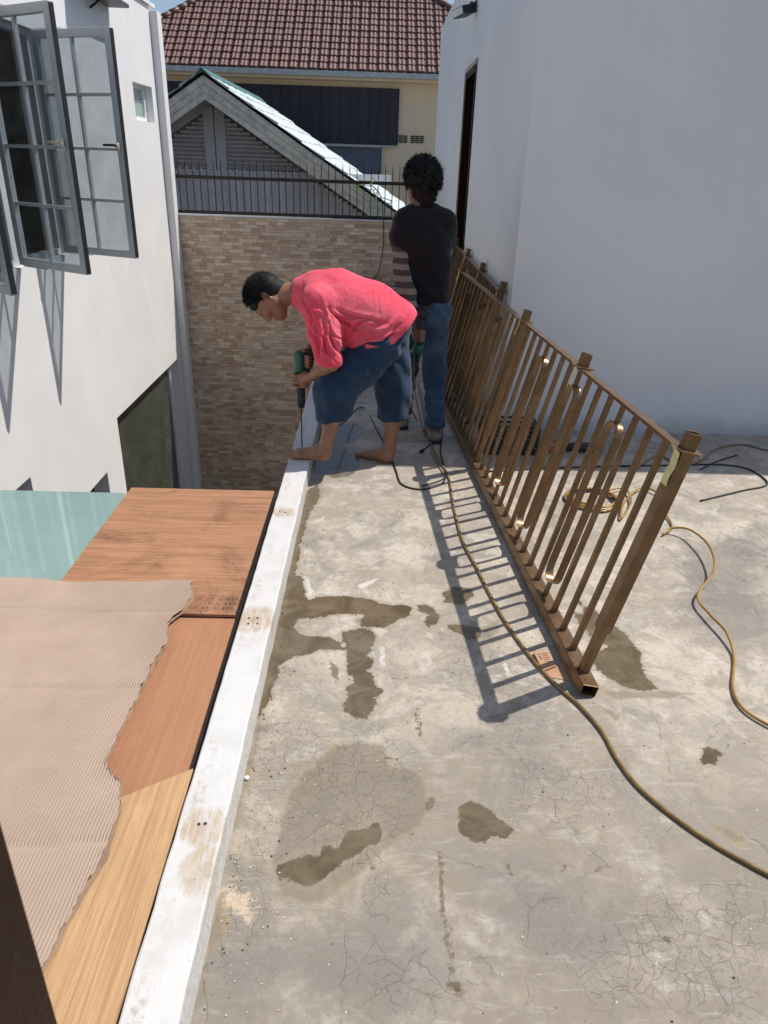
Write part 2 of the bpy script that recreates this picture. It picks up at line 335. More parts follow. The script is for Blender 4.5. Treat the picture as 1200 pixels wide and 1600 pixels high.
DARK = [
 [(-0.389,3.633),(-0.284,3.639),(-0.325,3.316),(-0.310,2.686),(-0.323,2.224),(-0.322,1.870),(-0.321,1.591),(-0.333,1.386),(-0.313,1.179),(-0.320,1.022),(-0.320,0.889),(-0.354,0.888),(-0.361,1.267),(-0.365,1.722),(-0.374,2.436)],
 [(0.262,1.795),(0.383,1.769),(0.451,1.687),(0.582,1.746),(0.592,1.612),(0.477,1.512),(0.415,1.583),(0.348,1.658),(0.273,1.683)],
 [(1.481,3.061),(2.030,3.293),(1.520,2.246),(1.338,2.281),(1.308,2.598)],
 [(-0.353,1.112),(-0.223,1.147),(-0.068,1.117),(0.084,1.135),(0.208,1.153),(0.284,1.030),(0.239,0.894),(-0.346,0.888),(-0.363,1.022)],
 [(0.291,1.336),(0.545,1.264),(0.692,1.160),(0.636,1.034),(0.430,1.032),(0.297,1.122)],
]
CRK = [
 [(-0.360,1.779),(-0.214,1.842),(-0.103,1.728),(-0.058,1.597),(-0.126,1.500),(-0.207,1.409),(-0.245,1.307),(-0.268,1.146),(-0.336,1.179),(-0.339,1.472)],
 [(0.281,2.306),(0.470,2.422),(0.651,2.066),(0.636,1.897),(0.465,1.771),(0.349,1.827),(0.282,2.019)],
 [(0.688,1.194),(1.055,1.291),(0.865,0.901),(0.455,0.897),(0.496,1.062)],
 [(1.671,3.070),(2.030,3.293),(1.778,2.775),(1.469,2.655)],
 [(-0.377,1.305),(-0.268,1.474),(-0.196,1.181),(-0.234,1.023),(-0.334,1.022)], [(-0.289,1.781),(-0.027,1.847),(0.137,1.735),(0.160,1.416),(0.053,1.151),(-0.151,1.369)], [(0.419,1.742),(0.747,1.616),(0.628,1.323),(0.400,1.379)],
 [(-0.006,1.056),(0.292,1.090),(0.266,0.895),(-0.002,0.892)],
]
MARK = [ [(0.158,1.859),(0.173,1.865),(0.177,1.736),(0.161,1.730)], [(0.195,1.315),(0.206,1.315),(0.199,1.120),(0.188,1.120)], [(0.194,1.120),(0.207,1.121),(0.211,0.993),(0.198,0.986)], [(-0.018,1.282),(0.041,1.272),(0.029,1.257)], [(0.365,1.289),(0.390,1.258),(0.373,1.245)], [(0.171,1.487),(0.197,1.495),(0.202,1.465),(0.175,1.434)],
 [(0.056,1.656),(0.133,1.627),(0.056,1.636)], [(0.588,1.270),(0.675,1.285),(0.594,1.261)], [(0.706,1.088),(0.730,1.093),(0.723,1.081),(0.707,1.077)], [(0.076,2.013),(0.219,2.024),(0.102,2.004)], [(0.501,1.273),(0.523,1.275),(0.512,1.260)], [(-0.137,2.114),(-0.100,2.060),(-0.101,1.991),(-0.125,2.024)], [(0.193,0.979),(0.215,0.986),(0.230,0.973),(0.221,0.951),(0.202,0.949)] ]
WHITE = [ [(-0.052,2.613),(0.034,2.679),(-0.025,2.599)], [(0.045,2.189),(0.059,2.197),(0.063,2.084),(0.047,2.083)], [(0.482,2.164),(0.496,2.172),(0.507,2.026),(0.491,2.040)], [(-0.321,2.659),(-0.275,2.688),(-0.231,2.561),(-0.253,2.511)] ]
SAND = [ [(-0.349,1.204),(-0.301,1.200),(-0.266,1.180),(-0.258,1.138),(-0.265,1.106),(-0.293,1.129),(-0.331,1.153)] ]
def floor_material():
    t = NT('stained_screed'); c = t.coord(src='World')
    at = lambda n: t.n('Attribute', attribute_name=n).outputs['Fac']
    big = t.noise(c, 1.5, 6, .62, .6); mid = t.noise(c, 7, 6, .68, .9); fine = t.noise(c, 55, 5, .7); edge = t.noise(c, 16, 6, .7, .4); mic = t.noise(c, 260, 3, .6)
    tro = t.noise(t.coord(src='World', rot=(0, 0, .5), scale=(3, 16, 1)), 2.2, 5, .65, 1.2)
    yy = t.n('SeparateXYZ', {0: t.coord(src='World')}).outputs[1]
    cc = t.mix(t.ramp(big, .42, .58), (.41, .35, .282), (.545, .475, .385)); blo = t.noise(t.coord(src='World', loc=(9, 4, 0)), 4.2, 7, .72, .5)
    cc = t.mix(t.ramp(blo, .47, .54, 0, .62), cc, (.30, .262, .208)); blo2 = t.noise(t.coord(src='World', loc=(1, 7, 3)), 8.5, 7, .74, .3)
    cc = t.mix(t.ramp(blo2, .53, .60, 0, .7), cc, (.57, .52, .45)); pk = t.noise(t.coord(src='World', loc=(4, 9, 2)), 2.8, 6, .7)
    cc = t.mix(t.ramp(pk, .55, .66, 0, .45), cc, (.40, .30, .235))
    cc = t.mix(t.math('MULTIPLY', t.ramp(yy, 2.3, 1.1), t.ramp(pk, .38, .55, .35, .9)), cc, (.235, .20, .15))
    cc = t.mix(t.ramp(mid, .48, .60, 0, .5), cc, (.30, .27, .235))
    cc = t.mix(t.ramp(tro, .54, .68, 0, .35), cc, (.52, .48, .42))
    cc = t.mix(t.ramp(fine, .50, .66, 0, .5), cc, (.26, .235, .20))
    cc = t.mix(t.ramp(mic, .6, .75, 0, .35), cc, (.22, .20, .18))
    b2 = t.noise(t.coord(src='World', loc=(5, 2, 0)), 3.2, 6, .7, 1.)
    cc = t.mix(t.ramp(b2, .54, .64, 0, .6), cc, (.235, .215, .195))
    # dark grime
    dk = t.ramp(t.math('ADD', at('dark'), t.math('MULTIPLY', t.math('SUBTRACT', mid, .5), .35)), -.06, .10)
    cc = t.mix(t.math('MULTIPLY', dk, .60), cc, (.20, .183, .162))
    # damp
    e0 = t.math('MULTIPLY', t.math('SUBTRACT', edge, .5), .045)
    dm = t.math('ADD', at('damp'), e0); dmk = t.ramp(dm, -.006, .012)
    cc = t.mix(t.math('MULTIPLY', t.math('MULTIPLY', t.ramp(dm, -.012, .0), t.ramp(blo, .45, .6)), t.ramp(dm, .03, .0, 0, .6)), cc, (.36, .26, .13))
    cc = t.mix(t.math('MULTIPLY', dmk, .66), cc, (.195, .165, .12))
    # craquelure
    cv = t.n('VectorMath', {0: c, 1: t.n('VectorMath', {0: t.n('TexNoise', {'Vector': c, 'Scale': 14., 'Detail': 3.}).outputs[1], 'Scale': .05}, operation='SCALE').outputs[0]}, operation='ADD').outputs[0]
    def crack(scale, wdt):
        v = t.n('TexVoronoi', {'Vector': cv, 'Scale': scale}, feature='DISTANCE_TO_EDGE'); return t.ramp(v.outputs['Distance'], wdt, 0., 0, 1)
    cm = t.ramp(t.math('ADD', at('crk'), t.math('MULTIPLY', t.math('SUBTRACT', mid, .5), .5)), -.04, .07)
    spread = t.math('MULTIPLY', t.ramp(b2, .42, .6), t.ramp(big, .62, .5))
    k1 = t.math('MULTIPLY', t.math('ADD', crack(17, .022), t.math('MULTIPLY', crack(34, .035), t.ramp(fine, .42, .6))), t.math('MULTIPLY', cm, t.ramp(edge, .3, .55, .35, 1.))); k2 = t.math('MULTIPLY', crack(44, .035), t.math('MULTIPLY', spread, t.ramp(fine, .45, .6, .1, .6)))
    lv = t.n('TexVoronoi', {'Vector': cv, 'Scale': 2.1}, feature='DISTANCE_TO_EDGE')
    k3 = t.math('MULTIPLY', t.ramp(lv.outputs['Distance'], .006, 0., 0, 1), t.ramp(mid, .45, .6, 0, .8))
    ck = t.math('MINIMUM', t.math('ADD', t.math('ADD', k1, k2), k3), 1.)
    cc = t.mix(t.math('MULTIPLY', ck, .45), cc, (.13, .105, .08))
    # white scuffs, chips, sand
    sc = t.noise(t.coord(src='World', rot=(0, 0, -.9), scale=(4, 26, 1)), 2.5, 6, .75)
    cc = t.mix(t.math('MULTIPLY', t.ramp(sc, .66, .72), t.ramp(big, .5, .6)), cc, (.66, .63, .58))
    sd = t.ramp(t.math('ADD', at('sand'), t.math('MULTIPLY', t.math('SUBTRACT', fine, .5), .12)), -.01, .02)
    cc = t.mix(t.math('MULTIPLY', sd, .8), cc, (.62, .49, .35))
    fl = t.n('TexVoronoi', {'Vector': c, 'Scale': 19.}); fl2 = t.math('MULTIPLY', t.ramp(fl.outputs['Distance'], .07, .03), t.ramp(fine, .5, .55))
    cc = t.mix(fl2, cc, (.11, .075, .05))
    e2 = t.math('MULTIPLY', t.math('SUBTRACT', fine, .5), .04)
    cc = t.mix(t.math('MULTIPLY', t.ramp(t.math('ADD', at('mark'), e2), -.002, .003), .75), cc, (.13, .09, .05))
    cc = t.mix(t.math('MULTIPLY', t.ramp(t.math('ADD', at('white'), t.math('ADD', e2, e0)), -.004, .004), .7), cc, (.66, .63, .58))
    w8 = t.n('TexVoronoi', {'Vector': c, 'Scale': 31., 'Randomness': 1.}); cc = t.mix(t.math('MULTIPLY', t.ramp(w8.outputs['Distance'], .075, .05), t.ramp(blo, .5, .54)), cc, (.62, .58, .5))
    # water
    wt = t.math('ADD', at('wet'), t.math('MULTIPLY', t.math('SUBTRACT', edge, .5), .06))
    wt = t.math('ADD', wt, t.math('MULTIPLY', t.math('SUBTRACT', fine, .5), .028))
    rim = t.math('MULTIPLY', t.ramp(wt, -.022, -.002), t.ramp(wt, .006, .0)); wm = t.ramp(wt, -.0045, .0035)
    cc = t.mix(t.math('MULTIPLY', rim, .5), cc, (.30, .255, .19))
    cc = t.mix(wm, cc, t.mix(t.ramp(mid, .3, .7), (.100, .075, .042), (.185, .148, .095)))
    h = t.math('ADD', t.math('MULTIPLY', mid, .5), t.math('MULTIPLY', fine, .25)); h = t.math('SUBTRACT', h, t.math('MULTIPLY', ck, .35))
    h = t.math('ADD', h, t.math('MULTIPLY', mic, .08))
    bs = t.math('SUBTRACT', 1., t.math('MULTIPLY', wm, .93))
    bn = t.n('Bump', {'Height': h, 'Strength': t.math('MULTIPLY', bs, .55), 'Distance': .008})
    t.P(Base_Color=cc, Roughness=t.mix(wm, t.ramp(mid, .3, .7, .55, .8), (.16, .16, .16)), Specular_IOR_Level=.4, Normal=bn.outputs[0]); return t.m
def make_floor():
    x = np.concatenate([np.arange(-.353, 2.6, .0125), [2.8, 3.2, 4, 5]]); y = np.concatenate([[-1.5, -1, -.5, 0, .3, .5], np.arange(.6, 4.9, .0125), np.arange(5, 11.1, .3), [11.098]])
    X, Y = np.meshgrid(x, y); P = np.stack([X.ravel(), Y.ravel()], 1); nx = len(x); ny = len(y)
    me = bpy.data.meshes.new('terrace_floor')
    i = np.arange(nx * ny).reshape(ny, nx); q = np.stack([i[:-1, :-1], i[:-1, 1:], i[1:, 1:], i[1:, :-1]], -1).reshape(-1, 4)
    me.vertices.add(len(P)); me.vertices.foreach_set('co', np.column_stack([P, np.zeros(len(P))]).ravel())
    me.loops.add(q.size); me.loops.foreach_set('vertex_index', q.ravel().astype(np.int32)); me.polygons.add(len(q))
    me.polygons.foreach_set('loop_start', np.arange(0, q.size, 4, dtype=np.int32)); me.update(calc_edges=True)
    for nm, polys in (('wet', WET), ('damp', DAMP), ('dark', DARK), ('crk', CRK), ('sand', SAND), ('mark', MARK), ('white', WHITE)):
        v = np.full(len(P), -9.)
        for p in polys:
            p = p if isinstance(p, list) else [p]; v = np.maximum(v, seg_sdf(P, p))
        v = np.maximum(v, -.5); me.attributes.new(nm, 'FLOAT', 'POINT').data.foreach_set('value', v.astype(np.float32))
    me.materials.append(floor_material()); o = bpy.data.objects.new('terrace_floor', me); link(o); tag(o, kind='structure')
make_floor()
tag(MB().box(-.352, 5, -1.5, 11.098, -.2, -.004).build('terrace_slab', M['concrete_raw']), kind='structure')
tag(MB().box(-100, 100, -60, 160, -4.3, -4.0).build('ground', M['ground']), kind='structure')
tag(MB().box(-2.928, -.48, -1.5, 11.096, -3.98, -3.90).build('courtyard_floor', M['concrete_raw']), kind='structure')

# ---- white parapet kerb
def mat_kerb():
    t = NT('white_kerb_paint'); c = t.coord(src='World'); n = t.noise(c, 9, 5, .65); f = t.noise(c, 60, 5, .7); x = t.n('SeparateXYZ', {0: c})
    cc = t.mix(t.ramp(n, .4, .7), (.63, .625, .61), (.56, .55, .53))
    for (px, py), rr in zip([[(-0.417,3.105)][0], [(-0.415,2.208)][0], [(-0.403,1.295)][0], [(-0.365,1.171)][0]], (.055, .085, .062, .07)):
        d = t.n('VectorMath', {0: c, 1: (px, py, .1)}, operation='DISTANCE').outputs['Value']
        d = t.math('ADD', d, t.math('MULTIPLY', t.math('SUBTRACT', t.noise(c, 22, 5, .7), .5), .07))
        br = t.ramp(t.noise(t.coord(src='World', scale=(60, 9, 1), rot=(0, 0, .5)), 1.2, 5, .7), .38, .6, .35, 1.)
        cc = t.mix(t.math('MULTIPLY', t.ramp(d, rr * 1.15, rr * .75, 0, .8), br), cc, (.43, .30, .17))
        cc = t.mix(t.ramp(d, rr * .38, rr * .2, 0, .35), cc, (.30, .18, .09))
    # rubbed strip of bare mortar on the outer half
    s = t.math('MULTIPLY', t.ramp(x.outputs[0], -.455, -.448), t.ramp(x.outputs[0], -.416, -.424))
    s = t.math('MULTIPLY', s, t.ramp(t.noise(t.coord(src='World', scale=(1, .35, 1)), 6, 3), .45, .6)); s = t.math('MULTIPLY', s, t.ramp(f, .45, .6))
    cc = t.mix(t.math('MULTIPLY', s, .8), cc, (.42, .37, .31))
    g = t.math('MULTIPLY', t.ramp(x.outputs[1], 1.5, .9), t.ramp(n, .45, .62)); cc = t.mix(t.math('MULTIPLY', g, .5), cc, (.55, .53, .50))
    fl = t.n('TexVoronoi', {'Vector': c, 'Scale': 26.}); cc = t.mix(t.math('MULTIPLY', t.ramp(fl.outputs['Distance'], .08, .04), t.ramp(f, .52, .56)), cc, (.12, .09, .07))
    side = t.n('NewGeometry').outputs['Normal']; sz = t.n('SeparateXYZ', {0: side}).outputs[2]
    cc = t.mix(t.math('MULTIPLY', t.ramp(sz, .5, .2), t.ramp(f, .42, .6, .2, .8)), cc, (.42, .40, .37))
    t.P(Base_Color=cc, Roughness=.6, Normal=t.bump(t.math('ADD', n, f), .35, .004)); return t.m
kb = MB(); ys = [-1.5] + list(np.arange(.6, 5, .06)) + [11.096]; vs = []
for y in ys:
    j = RNG.uniform(-.0015, .0015, 4)
    vs += [(-.469 + j[0], y, -.45), (-.469 + j[0], y, .1), (-.352 + j[1] * 1.2, y, .1 + j[2]), (-.350 + j[3], y, -.01)]
kb.add(vs, [(4*i+a, 4*i+a+1, 4*i+a+5, 4*i+a+4) for i in range(len(ys)-1) for a in range(3)] + [(0, 1, 2, 3), tuple(4*(len(ys)-1) + a for a in (3, 2, 1, 0))])
M['kerb'] = mat_kerb()
kerb = kb.build('parapet', M['kerb'], bevel=.006); tag(kerb, 'low white painted concrete kerb with rusty drill marks along terrace edge', 'parapet')
holes = []
M['hole'] = simple('hole_shade_disc', (.05, .03, .02), .9)  # dark discs on the kerb top paint the shade inside the drilled holes
for (px, py) in [(-0.436,3.111),(-0.407,3.098),(-0.438,2.215),(-0.407,2.216),(-0.434,2.179),(-0.402,2.180),(-0.416,1.302),(-0.400,1.304)]:
    MB().tube([(px, py, .0975), (px, py, .1022)], .0042, 8).build('hole_shade_disc', M['hole'], kerb)
tag(MB().box(-.467, -.355, -1.5, 11.094, -3.9, -.452).build('terrace_side_wall', M['wall_cool']), kind='structure')

# ---- wall with rectangular holes, in a vertical plane
def wall_mesh(mb, u, zs, holes, place, thick):
    us = sorted(set([u[0], u[1]] + [h[0] for h in holes] + [h[1] for h in holes])); z = sorted(set([zs[0], zs[1]] + [h[2] for h in holes] + [h[3] for h in holes]))
    nu, nz = len(us) - 1, len(z) - 1
    full = [[not any(h[0] <= (us[i]+us[i+1])/2 <= h[1] and h[2] <= (z[j]+z[j+1])/2 <= h[3] for h in holes) for j in range(nz)] for i in range(nu)]
    q = lambda a: mb.add([place(*p) for p in a], [(0, 1, 2, 3)])
    F = lambda i, j: 0 <= i < nu and 0 <= j < nz and full[i][j]
    for i in range(nu):
        for j in range(nz):
            if not full[i][j]: continue
            a, b, c, d = us[i], us[i+1], z[j], z[j+1]
            q([(a,c,0),(b,c,0),(b,d,0),(a,d,0)]); q([(a,c,thick),(b,c,thick),(b,d,thick),(a,d,thick)])
            if not F(i-1, j): q([(a,c,0),(a,d,0),(a,d,thick),(a,c,thick)])
            if not F(i+1, j): q([(b,c,0),(b,d,0),(b,d,thick),(b,c,thick)])
            if not F(i, j-1): q([(a,c,0),(b,c,0),(b,c,thick),(a,c,thick)])
            if not F(i, j+1): q([(a,d,0),(b,d,0),(b,d,thick),(a,d,thick)])
    return mb
def weld(o):
    import bmesh
    bm = bmesh.new(); bm.from_mesh(o.data); bmesh.ops.remove_doubles(bm, verts=bm.verts, dist=1e-5); bmesh.ops.recalc_face_normals(bm, faces=bm.faces); bm.to_mesh(o.data); bm.free(); return o

# ---- left white house
XL = -2.93
lh = empty('white_house', (XL, 5, -4), 'white rendered house on the left with open grey casement windows', 'house')
LW = Vector((XL, 5, -4))
def L(mb): mb.v = [(p[0]-LW.x, p[1]-LW.y, p[2]-LW.z) for p in mb.v]; return mb
WZ = (.74, 2.52)
holes_l = [(3.38, 5.32, *WZ), (5.42, 7.26, *WZ), (9.90, 10.70, 1.97, 2.37), (7.93, 10.72, -3.7, -1.12), (6.55, 7.42, -3.2, -1.57), (4.85, 5.74, -2.6, -.91)]
weld(L(wall_mesh(MB(), (-1.5, 11.1), (-4, 3.27), holes_l, lambda u, z, t: (XL - t, u, z), .2)).build('wall', M['wall_white'], lh))
L(MB().box(XL + .002, -2.83, 10.9, 11.096, -4, 3.22)).build('pilaster', M['wall_white'], lh, bevel=.006)
L(MB().box(-3.2, -2.90, -1.5, 11.1, 3.272, 3.31)).build('coping', M['wall_white'], lh)
rb = MB().box(-7.5, -3.132, -1.5, 11.05, -3.99, 3.2); rb.f = [tuple(reversed(f)) for f in rb.f if set(f) != {1, 2, 6, 5}]
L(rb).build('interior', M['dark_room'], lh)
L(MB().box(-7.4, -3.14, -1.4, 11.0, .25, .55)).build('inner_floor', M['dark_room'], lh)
def window_frame(y0, y1, mull=None):
    m = MB(); a, b = XL - .12, XL - .05; z0, z1 = WZ; e = .002
    m.box(a, b, y0+e, y1-e, z0+e, z0+.05).box(a, b, y0+e, y1-e, z1-.05, z1-e).box(a, b, y0+e, y0+.05, z0+.05, z1-.05).box(a, b, y1-.05, y1-e, z0+.05, z1-.05)
    if mull: m.box(a, b, mull-.045, mull+.045, z0+.05, z1-.05)
    return L(m).build('window_frame', M['frame_grey'], lh, bevel=.003)
window_frame(5.42, 7.26, 6.31); window_frame(3.38, 5.32, 4.38)
def sash(hx, hy, ox, oy, handle, hmat):
    """open casement: hinge (hx,hy) to free edge (ox,oy)"""
    d = Vector((ox - hx, oy - hy, 0)); wd = d.length; d.normalize(); n = Vector((0, 0, 1)).cross(d)
    z0, z1 = .765, 2.505; F = lambda u, v, z: Vector((hx, hy, 0)) + d * u + n * v + Vector((0, 0, z)) - LW
    def bx(m, u0, u1, v0, v1, a, b):
        P = [F(u, v, z) for z in (a, b) for (u, v) in ((u0, v0), (u1, v0), (u1, v1), (u0, v1))]
        m.add(P, [(0,3,2,1),(4,5,6,7),(0,1,5,4),(1,2,6,5),(2,3,7,6),(3,0,4,7)])
    m = MB(); s = .062; t = .022
    bx(m, 0, s, -t, t, z0, z1); bx(m, wd - s, wd, -t, t, z0, z1); bx(m, s, wd - s, -t, t, z0, z0 + s); bx(m, s, wd - s, -t, t, z1 - s, z1)
    o = m.build('window_sash', M['frame_grey'], lh, bevel=.004)
    iu = [s, (wd)/2 - .013, (wd)/2 + .013, wd - s]; step = (z1 - z0 - 2*s) / 4
    g = MB(); bx(g, wd/2 - .012, wd/2 + .012, -.014, .014, z0 + s, z1 - s)
    for k in range(1, 4):
        zz = z0 + s + k * step
        bx(g, s, wd/2 - .012, -.0135, .0135, zz - .012, zz + .012); bx(g, wd/2 + .012, wd - s, -.0135, .0135, zz - .012, zz + .012)
    g.build('glazing_bar', M['frame_grey'], o)
    for k in range(4):
        for c in range(2):
            p = MB(); a = z0 + s + k * step + (.012 if k else 0); b = z0 + s + (k+1) * step - (.012 if k < 3 else 0)
            bx(p, iu[2*c] + .001, iu[2*c+1] - .001, -.003, .003, a + .001, b - .001); p.build('pane', M['pane'], o)
    e = MB(); bx(e, wd + .0005, wd + .006, -.018, .018, z0 + .01, z1 - .01); e.build('seal', M['black_plastic'], o)
    zc = 1.66
    for sg in (1,):
        h = MB(); v = handle
        a = F(wd - .03, v * .022, zc - .045); b = F(wd - .03, v * .022, zc + .06); bb = F(wd - .03, v * .03, zc)
        h.tube([F(wd-.03, v*.02, zc - .07), F(wd-.03, v*.034, zc-.03), F(wd-.03, v*.05, zc), F(wd-.03, v*.034, zc+.03)], [.010, .013, .015, .010], 8)
        h.build('handle_base', M['handle_cream'], o, True)
        h = MB(); h.tube([F(wd-.03, v*.05, zc), F(wd-.07, v*.062, zc+.008), F(wd-.17, v*.06, zc+.006)], [.011, .010, .009], 8)
        h.build('handle', hmat, o, True)
    # friction stays top and bottom
    for zz in (z0 - .008, z1 + .008):
        MB().bar(F(.02, .0, zz), F(.32, 0, zz), .018, .004).build('hinge_arm', M['steel'], o)
    return o
sash(XL + .02, 6.25, -2.20, 5.79, -1, M['handle_cream'])
sash(XL + .02, 7.17, -2.145, 6.83, -1, M['black_plastic'])
sash(XL + .02, 5.28, -2.33, 4.82, -1, M['handle_cream'])
sash(XL + .02, 4.33, -2.20, 3.90, -1, M['handle_cream'])
# small high window
m = MB(); m.box(XL-.14, XL-.09, 9.902, 10.698, 1.972, 2.02).box(XL-.14, XL-.09, 9.902, 10.698, 2.33, 2.368).box(XL-.14, XL-.09, 9.902, 9.95, 2.02, 2.33).box(XL-.14, XL-.09, 10.62, 10.698, 2.02, 2.33)
L(m).build('small_window_frame', M['frame_white'], lh)
gp = simple('pale_green_glass', (.30, .40, .36), .15)
L(MB().box(XL-.125, XL-.12, 9.95, 10.62, 2.20, 2.33)).build('pane', gp, lh); L(MB().box(XL-.122, XL-.117, 9.95, 10.62, 2.02, 2.19)).build('pane', gp, lh)
L(MB().box(XL-.13, XL-.11, 9.95, 10.62, 2.19, 2.20)).build('small_window_rail', M['frame_white'], lh)
# storefront glass low down
m = MB(); m.box(XL-.17, XL-.10, 10.56, 10.718, -3.69, -1.122).box(XL-.17, XL-.10, 7.932, 10.56, -3.69, -3.60).box(XL-.17, XL-.10, 7.932, 7.96, -3.6, -1.122)
L(m).build('shop_frame', M['frame_white'], lh, bevel=.003)
L(MB().box(XL-.14, XL-.13, 7.96, 10.56, -3.6, -1.122)).build('shop_pane', M['shop_glass'], lh)
for a, b, c, d in ((6.55, 7.42, -3.2, -1.57), (4.85, 5.74, -2.6, -.91)):
    L(MB().box(XL-.19, XL-.17, a+.002, b-.002, c+.002, d-.002)).build('low_pane', simple('grey_glass', (.10, .11, .11), .1), lh)
wm_ = MB()
for i in range(9):
    a0 = i * .7; wm_.box(-3.9 + .05*math.sin(a0), -3.3 + .03*math.cos(a0), 8.15 + .05*i, 9.0 + .03*math.sin(a0*2), -3.35 + i*.11, -3.25 + i*.11)
wo = wm_.build('wrapped_bundle', M['wrap'], bevel=.05); tag(wo, 'plastic wrapped bundle standing behind the dark shop glass', 'bundle')
MB().box(-3.95, -3.28, 8.1, 9.3, -3.99, -3.352).build('base_crate', M['card_box'], wo)
# awning flap high on the wall
aw = empty('window_awning', (XL, 9, 3.0), 'dark grey metal awning flap jutting from top of left wall', 'awning')
m = MB().box(.003, .22, -.9, .33, .0, .035); m.build('flap', simple('awning_grey', (.06, .065, .075), .5), aw, bevel=.004)
m = MB().bar((.01, -.3, -.10), (.15, -.3, -.01), .015, .02).bar((.01, -.3, -.12), (.01, -.3, -.002), .015, .02); m.build('bracket', M['iron'], aw)

# ---- brick clad boundary wall
bw = empty('tiled_boundary_wall', (-.99, 11.1, -4), 'tall wall clad in small beige and brown stone tiles behind the workers', 'wall')
def B(mb): mb.v = [(p[0]+.99, p[1]-11.1, p[2]+4) for p in mb.v]; return mb
B(MB().box(-2.93, .846, 11.106, 11.30, -4, .832)).build('wall_core', M['mortar'], bw)
B(MB().box(-2.93, .846, 11.085, 11.31, .834, .848)).build('coping', M['frame_white'], bw)
base_meshes = {}
def tile_mesh(wd, mi):
    k = (wd, mi)
    if k not in base_meshes:
        base_meshes[k] = MB().box(.0012, wd - .0012, -.004, .003, .0012, .0468).mesh('tile', TM[mi])
    return base_meshes[k]
cnt = 0; stuff = [MB() for _ in TM]; z = .832 - .048; row = 0
while z > -3.6:
    x = -2.83 - RNG.uniform(0, .1)
    while x < .84:
        wd = [.10, .12, .15, .18, .05][RNG.choice(5, p=[.22, .26, .26, .16, .10])]; mi = RNG.randint(5); pr = RNG.uniform(0, .006)
        if x + wd > -2.83 and x + wd < .845:
            if cnt < 300 and x < .5:
                inst('tile', tile_mesh(wd, mi), bw, loc=(x + .99, 0 - pr + .002, z + 4)); cnt += 1
            else:
                stuff[mi].box(x + .99 + .0012, x + .99 + wd - .0012, -.004 - pr, .003, z + 4 + .0012, z + 4 + .0468)
        x += wd
    z -= .048; row += 1
allst = MB(); mats = []
for i, s_ in enumerate(stuff): allst.add(s_.v, s_.f); mats += [i] * len(s_.f)
ot = allst.build('tile_field', TM[0], bw, kind='stuff')
for t_ in TM[1:]: ot.data.materials.append(t_)
ot.data.polygons.foreach_set('material_index', mats)

# ---- iron fence on top
fe = empty('spiked_fence', (-.99, 11.2, .85), 'dark iron fence of thin spiked bars on top of the tiled wall', 'fence')
MB().bar((-1.86, 0, .485), (1.83, 0, .475), .04, .045).build('top_rail', M['iron'], fe)
MB().bar((-1.86, 0, .028), (1.83, 0, .02), .04, .045).build('bottom_rail', M['iron'], fe)
fb = MB().box(-.006, .006, -.0058, .0058, .043, .458); fb.box(-.0058, .0058, -.006, .006, .507, .64)
fb.add([(-.0058, -.006, .64), (.0058, -.006, .64), (.0058, .006, .64), (-.0058, .006, .64), (0, 0, .73)], [(0,1,4),(1,2,4),(2,3,4),(3,0,4)])
fbm = fb.mesh('bar', M['iron'])
for i in range(37): inst('bar', fbm, fe, loc=(-1.82 + i * .1, 0, 0))
rg = MB()
for k in range(1): rg.tube([(.012 * math.cos(a), .0, .012 * math.sin(a)) for a in np.linspace(0, 2*math.pi, 9)], .004, 5, False)
rgm = rg.mesh('ring', M['steel'])
for i in range(22): inst('ring', rgm, fe, loc=(-1.80 + i * .1, -.012, .595 - i * .002))

# ---- right white building
XR = .848; YR = 4.673
rh = empty('right_building', (XR, YR, 0), 'tall plain white rendered building at right with a brown doorway', 'building')
def Rr(mb): mb.v = [(p[0]-XR, p[1]-YR, p[2]) for p in mb.v]; return mb
weld(Rr(wall_mesh(MB(), (YR, 12.45), (-4, 3.35), [(7.5, 8.35, .02, 2.41)], lambda u, z, t: (XR + t, u, z), .2)).build('side_wall', M['wall_cool'], rh))
weld(Rr(wall_mesh(MB(), (XR + .2, 5.2), (-4, 3.35), [], lambda u, z, t: (u, YR + t, z), .2)).build('front_wall', M['wall_cool'], rh))
Rr(MB().box(XR+.201, 5.2, YR+.201, 12.45, 3.1, 3.2)).build('roof_slab', M['concrete_raw'], rh)
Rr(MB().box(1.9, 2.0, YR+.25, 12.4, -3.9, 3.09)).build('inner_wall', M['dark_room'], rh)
m = MB().box(XR-.012, XR+.16, 7.502, 7.55, .022, 2.408).box(XR-.012, XR+.16, 8.30, 8.348, .022, 2.408).box(XR-.012, XR+.16, 7.55, 8.30, 2.36, 2.408)
Rr(m).build('door_frame', M['wood_dark'], rh, bevel=.003)
Rr(MB().box(XR+.10, XR+.14, 7.552, 8.298, .03, 2.358)).build('door', M['wood_dark'], rh)
trim = simple('trim_grey', (.42, .38, .34), .6)
m = MB().box(XR-.02, XR-.002, 8.352, 8.39, .022, 2.452).box(XR-.02, XR-.002, 7.46, 8.352, 2.414, 2.452)
Rr(m).build('architrave', trim, rh)
